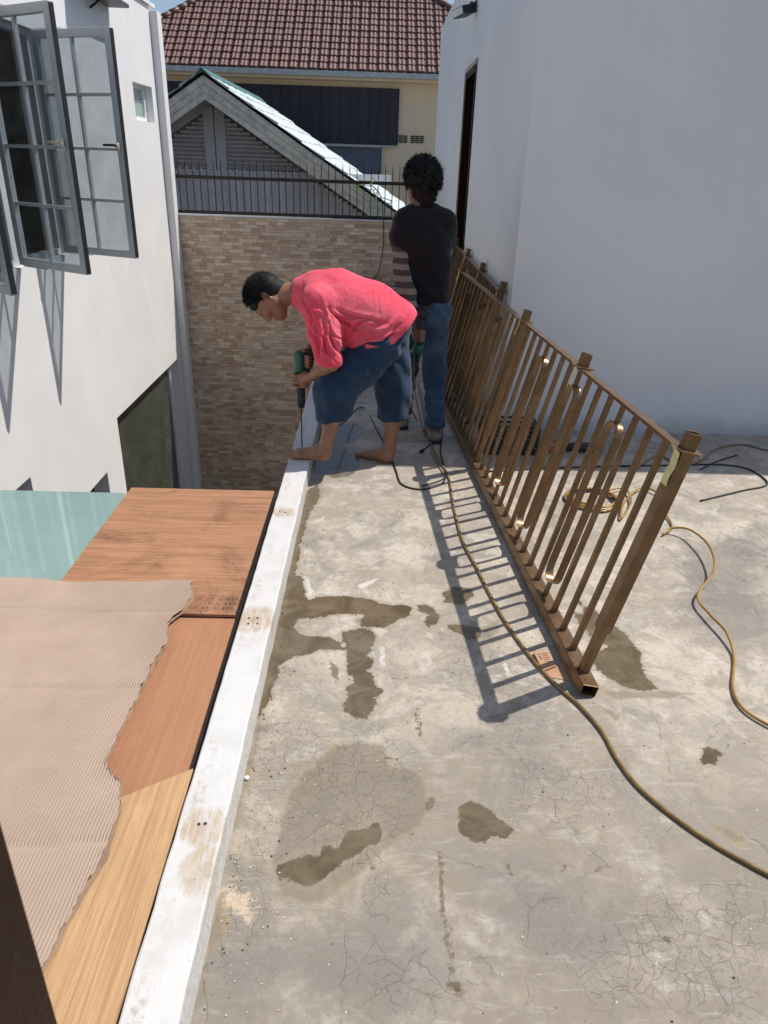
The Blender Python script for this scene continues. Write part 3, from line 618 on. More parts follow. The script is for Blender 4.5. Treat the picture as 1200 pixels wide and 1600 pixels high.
# skirting stain at base is left to the plaster material; spotlight
sp = empty('spotlight', (XR, 7.95, 2.87), 'small black floodlight on a bracket high on the right building side wall', 'light')
m = MB().tube([(0, -.02, .25), (0, -.02, .02)], .012, 8).tube([(-.0, -.02, .05), (-.05, -.02, .05)], .016, 8).tube([(-.05, -.10, .02), (-.06, -.10, .05), (-.06, .06, .05), (-.05, .06, .02)], .008, 6)
m.build('bracket', M['black_plastic'], sp, True)
m = MB().bar((-.05, -.02, .0), (-.17, -.10, -.03), .17, .07, up=(-.3, 0, 1)); m.build('lamp_housing', M['black_plastic'], sp, bevel=.008)
m = MB().bar((-.172, -.1013, -.0305), (-.175, -.1033, -.0312), .14, .055, up=(-.3, 0, 1)); m.build('lamp_glass', simple('lamp_lens', (.6, .62, .62), .15), sp)

# ---- neighbour's gabled house
gh = empty('gable_house', (-2.9, 14, -4), 'old low house with louvred gable and pale weathered sheet roof behind the fence', 'house')
GX, GZ, GY = -2.953, 2.80, 14.0; SL = .62
def G(mb): mb.v = [(p[0]+2.9, p[1]-14, p[2]+4) for p in mb.v]; return mb
def gz(x, top=GZ): return top - SL * abs(x - GX)
XB = .62; XA = -6.2
for sgn, xe in ((-1, XA), (1, XB)):
    for k, (o1, o2, pr) in enumerate(((.0, .115, .05), (.12, .235, .028), (.24, .35, .008))):
        if sgn == 1: poly = [(GX, GZ - o1), (xe, gz(xe) - o1), (xe, gz(xe) - o2), (GX, GZ - o2)]
        else: poly = [(GX, GZ - o1), (GX, GZ - o2), (xe, gz(xe) - o2), (xe, gz(xe) - o1)]
        G(MB().prism(poly, -pr, .03, frame=lambda a, b, c: (a, GY + c, b))).build('bargeboard', M['barge'], gh)
# sheet roof in overlapping strips
for sgn, xe in ((-1, XA), (1, XB)):
    n = 9
    for k in range(n):
        s0 = k / n; s1 = (k + 1.08) / n; xa = GX + (xe - GX) * s0 * 1.01; xb = GX + (xe - GX) * min(s1, 1.03)
        y = GY - .13; L_ = []
        m = MB(); ny = 30
        vs = []
        for j in range(ny + 1):
            yy = y + j * (6.6 / ny); rip = .012 * math.sin(j * 2.3) + RNG.uniform(-.006, .006)
            vs += [(xa, yy, gz(xa) + .055 + rip), (xb, yy, gz(xb) + .075 + rip + RNG.uniform(0, .02)), (xb, yy, gz(xb) + .045 + rip)]
        fs = []
        for j in range(ny):
            a = 3 * j; fs += [(a, a+1, a+4, a+3), (a+1, a+2, a+5, a+4)]
        fs += [(0, 1, 2)]
        m.add(vs, fs); G(m).build('roof_sheet', M['oldroof'], gh)
G(MB().prism([(GX-.12, GZ-.02), (GX, GZ+.11), (GX+.14, GZ-.01), (GX, GZ+.07)], -.16, 6.5, frame=lambda a, b, c: (a, GY + c, b))).build('ridge_cap', simple('ridge_teal', (.05, .16, .15), .6), gh)
G(MB().prism([(XA, gz(XA)-.05), (GX, GZ-.03), (XB, gz(XB)-.05), (XB, gz(XB)-.01), (GX, GZ+.02), (XA, gz(XA)-.01)], .031, 6.4, frame=lambda a, b, c: (a, GY + c, b))).build('soffit', M['soffit'], gh)
YW = 14.65
G(MB().prism([(XA+.3, -4), (XB-.3, -4), (XB-.3, gz(XB-.3)-.1), (GX, GZ-.1), (XA+.3, gz(XA+.3)-.1)], 0, .1, frame=lambda a, b, c: (a, YW + .12 + c, b))).build('gable_wall', M['louvre'], gh)
for sgn, xe in ((-1, XA+.3), (1, XB-.3)):
    poly = [(GX, GZ-.12), (xe, gz(xe)-.12), (xe, gz(xe)-.40), (GX, GZ-.40)]
    G(MB().prism(poly if sgn == 1 else poly[::-1], -.04, .08, frame=lambda a, b, c: (a, YW + c, b))).build('rafter', M['board_grey'], gh)
G(MB().box(GX-.19, GX-.01, YW-.06, YW+.07, 1.38, GZ-.42)).build('king_post', M['board_grey'], gh)
G(MB().box(GX+.01, GX+.19, YW-.06, YW+.07, 1.38, GZ-.42)).build('king_post', M['board_grey'], gh)
G(MB().box(XA+.4, XB-.4, YW-.08, YW+.07, 1.24, 1.375)).build('tie_beam', M['board_grey'], gh)
for k in range(13):
    z0 = 1.40 + k * .068
    for sg in (-1, 1):
        xin = GX + sg * .19; half = (GZ - .42 - z0 - .05) / SL; xo = GX + sg * half
        if half > .26:
            a, b = sorted((xin, xo)); G(MB().bar((a, YW - .02, z0 + .02), (b, YW - .02, z0 + .02), .012, .075, up=(0, -.6, .8))).build('louvre', M['louvre'], gh)
x = XA + .5
while x < XB - .2:
    top = min(1.235, gz(x + .09) - .42)
    if top > -3: G(MB().box(x + .002, x + .088, YW - .03, YW + .04, -1.2, top)).build('wall_board', M['board_grey'], gh)
    x += .09
# ---- far house with tiled roof
fh = empty('tiled_roof_house', (-2, 24, -4), 'cream house with steep brown tiled roof and dark cladding in the background', 'house')
def Fh(mb): mb.v = [(p[0]+2, p[1]-24, p[2]+4) for p in mb.v]; return mb
Fh(MB().box(-7.6, 3.2, 24, 30, -4, 3.62)).build('wall', M['cream'], fh)
Fh(MB().box(-8.1, 3.7, 23.25, 23.42, 3.66, 3.80)).build('gutter', M['gutter'], fh, bevel=.02)
Fh(MB().box(-8.0, 3.6, 23.43, 30.5, 3.60, 3.68)).build('eave', M['cream'], fh)
x = -7.4; 
while x < .36:
    Fh(MB().box(x, x + .262, 23.93, 23.97, 2.02, 3.47).box(x + .262, x + .283, 23.90, 23.965, 2.02, 3.47)).build('cladding_panel', M['clad'], fh); x += .283
Fh(MB().bar((-7.4, 23.88, 1.98), (.42, 23.88, 1.98), .07, .06)).build('cladding_rail', M['gutter'], fh)
Fh(MB().box(-2.6, .06, 23.94, 23.985, .9, 1.93)).build('window_pane', M['curtain'], fh)
Fh(MB().box(.06, .13, 23.91, 23.99, .9, 1.93).box(-2.68, .13, 23.90, 23.99, .82, .9)).build('window_frame', simple('sill_cream', (.5, .47, .4), .6), fh)
for vx in (.42, .90):
    for r_ in range(4):
        for c_ in range(3):
            Fh(MB().box(vx + c_*.135, vx + c_*.135 + .115, 23.975, 23.997, 2.10 + r_*.052, 2.135 + r_*.052)).build('vent_slot', M['black_plastic'], fh)
# roof: plane from eave, with two hips
TH = math.radians(35); ct, st_ = math.cos(TH), math.sin(TH); E0 = Vector((0, 23.3, 3.80)); TW, TL = .272, .325
def RP(x, s, h): return (x + 2, 23.3 + s * ct - h * st_ - 24, 3.80 + s * st_ + h * ct + 4)
xl0, xl1 = -6.43 - (5.046-3.8)/(5.77-5.046)*( -5.413+6.429), None
def hipl(s): z = s * st_; return -6.43 + (z - 1.246) * 1.40
def hipr(s): z = s * st_; return 1.87 - (z - 2.0) * 1.55
prof = [(0, .0), (.05, .035), (.10, .012), (.16, .030), (.21, .004), (.25, .010), (TW, .04)]
def rt():
    m = MB(); n = len(prof); vs = []
    for (a, h) in prof: vs.append((a, 0, h + .05))
    for (a, h) in prof: vs.append((a, TL + .03, h + .015))
    for (a, h) in prof: vs.append((a, 0, h + .005))
    fs = [(i, i+1, n+i+1, n+i) for i in range(n-1)] + [(i, 2*n+i, 2*n+i+1, i+1) for i in range(n-1)]
    m.add(vs, fs); return m
rtm_ = rt(); rme = rtm_.mesh('roof_tile', M['roof']); RM = Matrix(((1,0,0,0),(0,ct,-st_,0),(0,st_,ct,0),(0,0,0,1)))
far = MB(); cands = []
for r_ in range(17):
    s = r_ * TL; off = 0
    c_ = 0; x = -8.0 + off
    while x < 3.6:
        if x + TW*.5 > hipl(s) and x + TW*.5 < hipr(s): cands.append((r_, x, s))
        x += TW
vis = [c for c in cands if -6.3 < c[1] < 1.75 and c[0] < 12][:300]; vs_ = set(vis)
for c in cands:
    P = Vector(RP(c[1], c[2], 0)) + Vector((0, 0, RNG.uniform(-.006, .006)))
    mw = Matrix.Translation(P) @ RM
    if c in vs_: inst('roof_tile', rme, fh, mw=mw)
    else: far.add([mw @ Vector(v) for v in rtm_.v], rtm_.f)
far.build('roof_tile_field', M['roof'], fh, kind='stuff')
zt = 17 * TL * st_; st2 = 17 * TL
m = MB(); m.add([RP(hipl(0)-.1, 0, -.01), RP(hipr(0), 0, -.01), RP(hipr(st2), st2, -.01), RP(hipl(st2), st2, -.01)], [(0, 1, 2, 3)])
bl = RP(hipl(0)-.1, 0, -.01); br = RP(hipr(0), 0, -.01); tl = RP(hipl(st2), st2, -.01); tr = RP(hipr(st2), st2, -.01)
m.add([bl, tl, (tl[0], 8, tl[2]), (bl[0], 8, bl[2])], [(0,1,2,3)]).add([br, tr, (tr[0], 8, tr[2]), (br[0], 8, br[2])], [(0,1,2,3)]).add([tl, tr, (tr[0], 8, tr[2]), (tl[0], 8, tl[2])], [(0,1,2,3)])
m.build('roof_deck', simple('roof_deck_brown', (.10, .045, .035), .8), fh)
for hf in (hipl, hipr):
    for k in range(22):
        s0, s1 = k * .25, k * .25 + .29; a = Vector(RP(hf(s0), s0, .06)); b = Vector(RP(hf(s1), s1, .045))
        MB().tube([a, b], [.10, .085], 8).build('hip_cap', M['roof'], fh, True)

# ================================================================ ROOF SHEETS OVER THE COURTYARD
gl = empty('glass_canopy', (-1.7, 1, .066), 'flat teal frosted glass canopy with clear edge beside the left wall', 'glass roof')
MB().box(-1.222, 1.185, -2.4, 2.335, -.008, .008).build('glass_panel', M['canopy'], gl, bevel=.002)
MB().box(1.187, 1.229, -2.4, 2.34, -.06, .006).build('gap_shade_strip', M['iron'], gl)  # dark strip added for the shade in the gap between boards and kerb
pf = MB().box(-1.211, -.493, 2.235, 3.345, .0885, .1005).build('plywood_sheet', M['ply_far'], bevel=.0015); tag(pf, 'weathered reddish plywood sheet with pencilled numbers, farthest of the boards', 'plywood', 'plywood boards over the canopy')
pm = MB().prism([(-1.3, 1.15), (-.489, 1.15), (-.493, 2.231), (-1.3, 2.231)], .075, .086).build('plywood_sheet', M['ply_mid'], bevel=.0015); tag(pm, 'smooth orange brown plywood sheet between the weathered and the pale boards', 'plywood', 'plywood boards over the canopy')
pn = MB().prism([(-1.2, 1.03), (-1.2, -.8), (-.4725, -.8), (-.4745, 1.492), (-.639, 1.388)], .0865, .0965).build('plywood_sheet', M['ply_near'], bevel=.0015); tag(pn, 'pale golden oak veneered board nearest the camera', 'plywood', 'plywood boards over the canopy')
MB().box(-1.18, -.55, 2.25, 3.32, .075, .088).build('batten', M['ply_near'], pf)
# pencilled figures on the far sheet, seen upside down and mirrored from here
def pencil(rows):
    m = MB()
    glyph = {'2': [(0,0),(0,.1),(.5,.5),(1,.9),(.8,1.3),(.2,1.3)], '3': [(0,1.3),(.8,1.2),(.3,.7),(.9,.4),(.1,0)], '5': [(.9,1.3),(.1,1.3),(.1,.7),(.8,.6),(.8,.1),(.1,0)],
             '8': [(.5,.7),(.1,1.1),(.5,1.3),(.9,1.1),(.1,.2),(.5,0),(.9,.2),(.5,.7)], '9': [(.9,1),(.4,1.3),(.1,1),(.5,.7),(.9,1),(.8,0)], '0': [(.5,0),(.1,.6),(.5,1.3),(.9,.6),(.5,0)],
             '1': [(.5,0),(.5,1.3)], '6': [(.9,1.3),(.2,.7),(.2,.1),(.8,.1),(.8,.6),(.2,.6)], 'x': [(0,0),(1,1)], '-': [(0,.6),(1,.6)], 'k': [(.1,1.3),(.1,0),(.1,.5),(.9,1.2),(.3,.6),(.9,0)]}
    for j, row in enumerate(rows):
        for i, ch in enumerate(row):
            if ch == ' ': continue
            pts = [(-.506 - (i * .0155 + g[0] * .010) + j*.004, 2.268 + j * .031 + g[1] * .011 + RNG.uniform(-.001, .001), .1013) for g in glyph[ch]]
            m.tube(smooth_path(pts, 3), .00065, 4)
    return m
pencil(['258 x 90', '258 x 31 1', '258 x 90 2']).build('pencilled_numbers', simple('pencil_brown', (.09, .05, .03), .8), pf)

# torn corrugated cardboard, real flutes
EDGE = [(-0.695,2.435),(-0.666,2.330),(-0.688,2.230),(-0.721,2.172),(-0.693,2.065),(-0.702,1.923),(-0.707,1.766),(-0.711,1.653),(-0.714,1.574),(-0.712,1.489),(-0.690,1.460),(-0.649,1.429),(-0.637,1.380),(-0.625,1.328),(-0.621,1.251),(-0.618,1.188),(-0.623,1.159),(-0.630,1.137),(-0.638,1.081),(-0.647,1.013),(-0.644,0.971),(-0.650,0.944),(-0.662,0.874),(-0.684,0.826)]
def card():
    ey = np.array([p[1] for p in EDGE])[::-1]; ex = np.array([p[0] for p in EDGE])[::-1]; o_ = np.argsort(ey); ey = ey[o_]; ex = ex[o_]
    dx, dy = .0091/7, .016; xs = np.arange(-1.65, -.60, dx); ys = np.arange(.60, 2.47, dy)
    X, Y = np.meshgrid(xs, ys)
    jag = .0018 * np.sin(Y * 31 + 2*np.sin(Y*17)) + .002 * np.sin(Y * 143 + 3*np.sin(Y*11)) + .0015 * np.sin(Y * 331)
    ee = np.interp(Y, ey, ex) + jag
    yt = 2.448 + .012 * np.sin(X * 7) + .006 * np.sin(X * 23)
    Y = np.where(Y > yt, yt, Y)
    wav = .0021 * 1.2 * np.sin(X * 2 * np.pi / .0091 + .8 * np.sin(Y * 2.1))
    z = .108 + wav + .006 * np.sin(X * 5 + Y * 3) * np.sin(Y * 4 - X) + .003 * np.sin(Y * 13 + X * 4)
    for c in (1.80, 1.235, 2.24): z = z - .0055 * np.exp(-((Y - c - .01 * np.sin(X * 9)) / .009) ** 2)
    z = z + .012 * np.clip(1 - np.abs(X - ee) / .05, 0, 1) ** 2 * (.5 + .5 * np.sin(Y * 17))
    z = np.maximum(z, .1022)
    ny, nx = X.shape; idx = np.arange(nx * ny).reshape(ny, nx)
    Xc = np.minimum(X, ee); V = np.stack([Xc, Y, z], -1).reshape(-1, 3)
    q = np.stack([idx[:-1, :-1], idx[:-1, 1:], idx[1:, 1:], idx[1:, :-1]], -1).reshape(-1, 4)
    A = (X <= ee).reshape(-1); keep = A[q[:, 0]] | A[q[:, 3]] ; q = q[keep]
    me = bpy.data.meshes.new('cardboard_sheet'); me.from_pydata(V.tolist(), [], q.tolist()); me.materials.append(M['card'])
    me.polygons.foreach_set('use_smooth', [True] * len(me.polygons)); o = bpy.data.objects.new('cardboard_sheet', me); link(o)
    tag(o, 'torn sheet of brown corrugated cardboard lying over plywood and glass', 'cardboard')
    # liner paper showing at the torn edge
    m = MB(); vs = []
    yy = np.linspace(.62, 2.43, 150)
    for k, y in enumerate(yy):
        e = float(np.interp(y, ey, ex)) ; wd = .004 + .010 * max(0, math.sin(y * 6 + 1)) * (1 if y < 1.6 else .3) + .003 * math.sin(y * 90)
        vs += [(e - .03, y, .1016), (e + wd*.6, y, .1012)]
    m.add(vs, [(2*i, 2*i+1, 2*i+3, 2*i+2) for i in range(len(yy)-1)]); l = m.build('torn_liner', M['card_back'], o)
    return o
cb = card()

# dark door jamb by the camera
dj = MB(); dj.box(-.56, -.349, .36, .50, .104, 2.3)
djo = dj.build('door_jamb', M['wood_dark'], bevel=.004); tag(djo, 'dark brown wooden door jamb at the bottom left corner of the view', 'door frame')

# ================================================================ RAILINGS
def railing(name, label, group, O, ex, u, pattern, length, ny=None, taped=True, cover=None):
    ex = Vector(ex).normalized(); u = Vector(u); u = (u - ex * u.dot(ex)).normalized(); n = u.cross(ex)
    root = empty(name, O, label, 'railing', group)
    root.matrix_world = Matrix(((ex.x, n.x, u.x, O[0]), (ex.y, n.y, u.y, O[1]), (ex.z, n.z, u.z, O[2]), (0, 0, 0, 1)))
    br = M['bronze']
    # hollow bottom tube
    def hollow(x0, x1, y0, y1, z0, z1, t=.003, open_end=True):
        m = MB(); m.box(x0, x1, y0, y1, z0, z0+t).box(x0, x1, y0, y1, z1-t, z1).box(x0, x1, y0, y0+t, z0+t, z1-t).box(x0, x1, y1-t, y1, z0+t, z1-t); return m
    bt = hollow(0, length, -.03, .03, 0, .042).build('bottom_rail', br, root, bevel=.0018)
    MB().box(.05, length - .05, -.0268, .0268, .0032, .0388).build('tube_dark_core', M['black_plastic'], bt)  # black core added as the dark inside the hollow tube
    MB().box(.06, length - .03, -.021, .021, .866, .878).build('top_rail', br, root, bevel=.0018)
    barm = MB().box(-.009, .009, -.009, .009, .0421, .8659).mesh('bar', br)
    def oval():
        m = MB(); hw = .056; z0, z1 = .105 + hw, .80 - hw; P = []
        for a in np.linspace(math.pi, 0, 13): P.append((hw * math.cos(a), z1 + hw * math.sin(a)))
        for a in np.linspace(0, -math.pi, 13): P.append((hw * math.cos(a), z0 + hw * math.sin(a)))
        n_ = len(P); vs = []
        for (a, b) in P:
            cz = z1 if b > z1 else (z0 if b < z0 else b); r = Vector((a, b - cz)).normalized()
            for (dr, yy) in ((0, -.0155), (0, .0155), (-.0045, .0155), (-.0045, -.0155)): vs.append((a + r.x * dr, yy, b + r.y * dr))
        fs = []
        for i in range(n_):
            j = (i + 1) % n_
            for k in range(4): fs.append((4*i+k, 4*i+(k+1) % 4, 4*j+(k+1) % 4, 4*j+k))
        m.add(vs, fs); return m
    ovm = oval().mesh('loop', br); ovm.polygons.foreach_set('use_smooth', [True]*len(ovm.polygons))
    stm = MB().box(-.008, .008, -.008, .008, .0421, .1045).mesh('stub', br); stn = MB().box(-.008, .008, -.008, .008, .8005, .8659).mesh('stub', br)
    for kind, s in pattern:
        if kind == 'b': inst('bar', barm, root, loc=(s, 0, 0))
        elif kind == 'o':
            lp = inst('loop', ovm, root, loc=(s, 0, 0)); inst('stub', stm, lp); inst('stub', stn, lp)
            e = lp.modifiers.new('sm', 'EDGE_SPLIT'); e.split_angle = .6
        elif kind == 'p':
            p = MB().box(s-.016, s+.016, -.0155, .0155, .0421, .225).build('post', br, root, bevel=.002)
            MB().box(s-.023, s+.023, -.0215, .0215, .215, .872).build('post_sleeve', br, p, bevel=.002)
        if kind in 'pc':
            hp = [(s-.044, -.022), (s-.026, -.042), (s+.026, -.042), (s+.044, -.022), (s+.044, .022), (s+.026, .042), (s-.026, .042), (s-.044, .022)]
            c = MB().prism(hp, .8785, .884).build('cap_plate', br, root)
            hollow_t = MB(); t = .003; a, b, y0, y1 = s-.019, s+.019, -.019, .019
            hollow_t.box(a, a+t, y0, y1, .8842, .936).box(b-t, b, y0, y1, .8842, .936).box(a+t, b-t, y0, y0+t, .8842, .936).box(a+t, b-t, y1-t, y1, .8842, .936).box(a+t, b-t, y0+t, y1-t, .8842, .905)
            hollow_t.build('cap_tube', br, c, bevel=.0015)
            if kind == 'c':
                MB().box(s-.008, s+.008, -.008, .008, .8006, .8658) if False else None
        if taped and kind in 'pc':
            big = s < .5; q = random.uniform(-.004, .004); Lg = .12 if big else .09; wv = .018 if big else .008
            vs = []; N = 8
            for i in range(N + 1):
                z = .8858 - .004 if False else .884 - Lg * i / N; yo = .0245 + .002 * math.sin(i * 1.3) + (.004 * i / N)
                xo = s - .004 + q * .6 * i + .001 * math.sin(i * 1.1)
                if i == 0: yo = .045
                vs += [(xo - wv, yo, z), (xo + wv * (1 if i % 2 else .85), yo + .002, z)]
            m = MB(); m.add(vs, [(2*i, 2*i+1, 2*i+3, 2*i+2) for i in range(N)]); t_ = m.build('tape_strip', M['tape'], root)
            sd = t_.modifiers.new('th', 'SOLIDIFY'); sd.thickness = .0006
    return root
pat = []
def section(s0):
    out = [('p', s0)]; p = .121
    for k in range(1, 16):
        s = s0 + k * p
        if k in (4, 12): out.append(('o', s))
        elif k == 8: out += [('o', s), ('c', s)]
        else: out.append(('b', s))
    return out
pat = section(.085) + section(2.021); pat = [q for q in pat if q[1] < 3.9 and not (q[0] == 'c' and q[1] > 2)] + [('p', 3.957)]
EX = (-.0703, .9975, 0); UP = (.964 - .75, -.049, .892)
railing('metal_railing', 'bronze painted balcony railing leaning toward the building corner, bottom tube nearest camera', 'unfitted bronze railing panels',
        (.745, 1.932, .008), EX, UP, pat, 4.05)
pat2 = section(.08) + section(2.016); pat2 = [q for q in pat2 if q[1] < 3.9] + [('p', 3.936)]
railing('metal_railing', 'second bronze railing panel stacked behind, against the side wall beside the brown doorway', 'unfitted bronze railing panels',
        (.675, 4.80, .008), (-.005, 1, 0), (.145, 0, .89), pat2, 4.03)

# ================================================================ CABLES AND HOSES
def hose(name, label, cat, pts, r, mat, z=None, group=None):
    P = [(p[0], p[1], (p[2] if len(p) > 2 else (z if z is not None else r + .001))) for p in pts]
    o = MB().tube(smooth_path(P, 8), r, 8).build(name, mat, None, True); return tag(o, label, cat, group)
hA = [(0.348,5.721),(0.354,5.053),(0.359,4.510),(0.390,4.112),(0.435,3.818),(0.429,3.433),(0.436,3.043),(0.474,2.775),(0.502,2.566),(0.537,2.358),(0.595,2.138),(0.652,1.989),(0.708,1.883),(0.750,1.764),(0.765,1.642),(0.797,1.531),(0.868,1.420),(0.940,1.338),(1.037,1.254),(1.153,1.167)]
hoA = hose('air_hose', 'long olive yellow hose running past the leaning railing into the foreground', 'hose', hA, .0062, M['hose_dirty'])
for i in range(5, 14):
    a = hA[i]; b = hA[i+1]; 
    for t_ in (.25, .75):
        x, y = a[0] + (b[0]-a[0])*t_, a[1] + (b[1]-a[1])*t_; d = Vector((b[0]-a[0], b[1]-a[1], 0)).normalized()
        c = Vector((x, y, .0072)); 
coilc = [(1.188,3.531)][0]
pts = []
for i in range(0, 150):
    a = i * .30; rr = .150 - .0002 * i + .006 * math.sin(i * 1.7); zz = .008 + .0028 * (i * .30 / 6.28) + .002 * math.sin(i)
    pts.append((coilc[0] + rr * math.cos(a) + .006 * math.sin(a * .35), coilc[1] + rr * .98 * math.sin(a) + .003 * math.cos(i * .37), zz))
tail = [(1.404,3.670),(1.382,3.486),(1.271,3.290),(1.347,3.484),(1.495,3.675),(1.574,3.611),(1.533,3.416),(1.512,3.231),(1.431,3.137),(1.483,3.167),(1.549,3.116),(1.565,2.939),(1.508,2.736),(1.366,2.551),(1.358,2.419),(1.372,2.290),(1.350,2.162),(1.268,1.987),(1.256,1.883),(1.304,1.802),(1.427,1.684)]
pts += [(p[0], p[1], .02) for p in tail[:6]] + [(tail[6][0], tail[6][1], .014)] + [(p[0], p[1], .008) for p in tail[7:9]] + [(tail[9][0], tail[9][1], .03), (tail[10][0], tail[10][1], .05), (tail[11][0], tail[11][1], .06), (tail[12][0], tail[12][1], .05)] + [(p[0], p[1], .03) for p in tail[13:16]] + [(p[0], p[1], .01) for p in tail[16:]]
P2 = [Vector(p) for p in pts]; tag(MB().tube(P2[:150] + smooth_path(P2[149:], 8), .0055, 7).build('coiled_hose', M['hose'], None, True), 'yellow brown hose coiled behind the railing with a loop trailing right', 'hose')
hose('power_cable', 'thin black cable running from the drill past the bare rear foot to the hose', 'cable',
     [(-.41, 3.99, .62), (-.36, 4.05, .52), (-.30, 4.12, .40), (-.22, 4.22, .15)] + [(-0.088,5.061),(0.030,4.547),(0.094,4.200),(0.136,3.894),(0.167,3.684),(0.277,3.621),(0.389,3.706),(0.424,3.817)], .0045, M['rubber'])
hose('power_cable', 'black cable hanging from the standing worker and ending in a plug by his shoe', 'cable',
     [(.24, 4.25, .74), (.27, 4.24, .62)] + [(.24, 4.28, .48), (.21, 4.36, .36), (.23, 4.5, .22)] + [(0.297,4.832),(0.362,4.572),(0.380,4.391),(0.326,4.238)], .0042, M['rubber'])
pl = [(0.317,4.215)][0]
tag(MB().tube([(pl[0], pl[1], .012), (pl[0]-.015, pl[1]-.035, .012)], [.008, .014], 8).tube([(pl[0]-.010, pl[1]-.035, .012), (pl[0]-.018, pl[1]-.058, .010)], .003, 5).tube([(pl[0]-.022, pl[1]-.033, .012), (pl[0]-.032, pl[1]-.054, .010)], .003, 5).build('power_plug', M['rubber']), 'black two pin plug lying on the shaded floor by the brown shoe', 'plug')
hose('power_cable', 'black cable on the floor just left of the bottom rail of the leaning railing', 'cable', [(0.477,4.846),(0.456,4.517),(0.421,4.223),(0.424,3.961),(0.426,3.846),(0.386,3.751),(0.280,3.673)], .0042, M['rubber'])
hose('power_cable', 'dark cable crossing behind the railing along the shadow edge to the right', 'cable',
     [(0.666,3.899),(1.018,3.970),(1.416,4.026),(1.820,4.072),(2.107,4.101),(2.261,4.050),(2.298,3.905),(2.258,3.791),(2.087,3.710),(1.786,3.557)], .005, M['rubber'])
hose('air_hose', 'greyish yellow hose looping at far right foot of the building wall', 'hose', [(1.516,3.914),(1.651,4.092),(1.801,4.240),(1.835,4.135),(1.921,4.079),(2.065,4.193),(2.226,4.382),(2.431,4.467),(2.555,4.370),(2.771,4.306)], .0055, M['hose_dirty'])
hose('metal_rod', 'short dark rod on the shaded floor near the building', 'rod', [(1.968,4.011),(2.130,4.155),(2.311,4.275)], .004, M['iron'])
hose('power_cable', 'thin cable drooping from the fence rail down the tiled wall to the terrace', 'cable', [(-.1, 11.02, 1.30), (.02, 11.06, 1.18), (.07, 11.08, .9), (.08, 11.07, .5), (.02, 11.02, .15), (-.12, 10.95, .02), (-.3, 10.9, .012)], .006, M['rubber'])
hose('power_cable', 'loose black cable loops by the foot of the tiled wall', 'cable', [(-0.118,10.409),(0.107,10.794),(0.459,10.348),(0.522,9.791),(0.265,9.556),(0.059,9.912),(0.192,10.301),(0.556,10.531),(0.799,10.141)], .008, M['rubber'])
hose('air_hose', 'thin yellow line hanging between the standing worker legs', 'hose', [(.235, 4.30, .70), (.24, 4.38, .5), (.26, 4.42, .3)] + [(0.337,4.508),(0.364,4.143),(0.421,3.789)], .0035, M['hose_dirty'])
# plastic crate, bottle, grinder behind the railing
cr = empty('plastic_crate', (*[(0.851,4.308)][0], 0), 'black slotted plastic crate on the floor behind the railing', 'crate')
m = MB().box(-.17, .17, -.12, .12, 0, .012)
m.build('crate_base', M['black_plastic'], cr)
m = MB()
for k in range(5):
    z0 = .03 + k * .032; m.box(-.17, .17, -.125, -.115, z0, z0+.014).box(-.17, .17, .115, .125, z0, z0+.014).box(-.175, -.165, -.12, .12, z0, z0+.014).box(.165, .175, -.12, .12, z0, z0+.014)
for k in range(9): m.box(-.173 + k*.0415, -.163 + k*.0415, -.126, -.114, .001, .19).box(-.173 + k*.0415, -.163 + k*.0415, .114, .126, .001, .19)
m.build('crate_sides', M['black_plastic'], cr)
bt = empty('water_bottle', (*[(1.192,4.449)][0], 0), 'clear plastic bottle with a blue cap standing behind the railing', 'bottle')
MB().tube([(0,0,0), (0,0,.01), (0,0,.06), (0,0,.07), (0,0,.15), (0,0,.19), (0,0,.205)], [.03, .034, .034, .031, .034, .014, .013], 14).build('bottle_body', mat_glass('clear_plastic', (.85, .9, .92), .05), bt, True)
MB().tube([(0,0,.205), (0,0,.225)], .016, 12).build('bottle_cap', M['blue_plastic'], bt)
tb = [(1.088,4.269)][0]
tag(MB().prism([(tb[0]-.06, tb[1]-.03), (tb[0]+.05, tb[1]-.04), (tb[0]+.06, tb[1]+.02), (tb[0]-.02, tb[1]+.04)], .001, .03).build('rag', M['red_plastic'], None, bevel=.01), 'crumpled red rag on the floor behind the railing bars', 'rag')
gr = empty('angle_grinder', (*[(1.303,4.272)][0], 0), 'black power tool lying on the shaded floor behind the railing', 'power tool')
MB().tube([(-.12, .0, .03), (-.04, .0, .034), (.05, .0, .034), (.08, 0, .03)], [.022, .028, .030, .026], 12).build('tool_body', M['black_plastic'], gr, True)
MB().tube([(.09, 0, .045), (.09, 0, .012)], [.028, .030], 12).tube([(.09, 0, .012), (.09, 0, .009)], .055, 18).build('tool_head', M['iron'], gr)
MB().tube([(.08, .03, .035), (.11, .10, .05)], .014, 10).build('side_handle', M['black_plastic'], gr, True)
# cardboard scrap under the rail end
a = [(0.587,2.145)][0]
sc_ = empty('cardboard_scrap', (0.60, 2.06, 0), 'small printed brown cardboard packet tucked under the rail end', 'cardboard')
q = [(0.608,2.165),(0.667,2.178),(0.674,2.088),(0.621,2.058)]
c0 = (sum(p[0] for p in q)/4 - .60, sum(p[1] for p in q)/4 - 2.06)
MB().prism([(p[0]-.60, p[1]-2.06) for p in q], .003, .012).build('packet', M['card_box'], sc_)
m = MB()
ax = Vector((q[1][0]-q[0][0], q[1][1]-q[0][1], 0)); ay = Vector((q[3][0]-q[0][0], q[3][1]-q[0][1], 0)); o0 = Vector((q[0][0]-.60, q[0][1]-2.06, .0124))
for r_ in range(5):
    m.bar(o0 + ax*(.40) + ay*(.15 + r_*.11), o0 + ax*(.85 - .1*(r_ % 2)) + ay*(.15 + r_*.11), .0022, .0004)
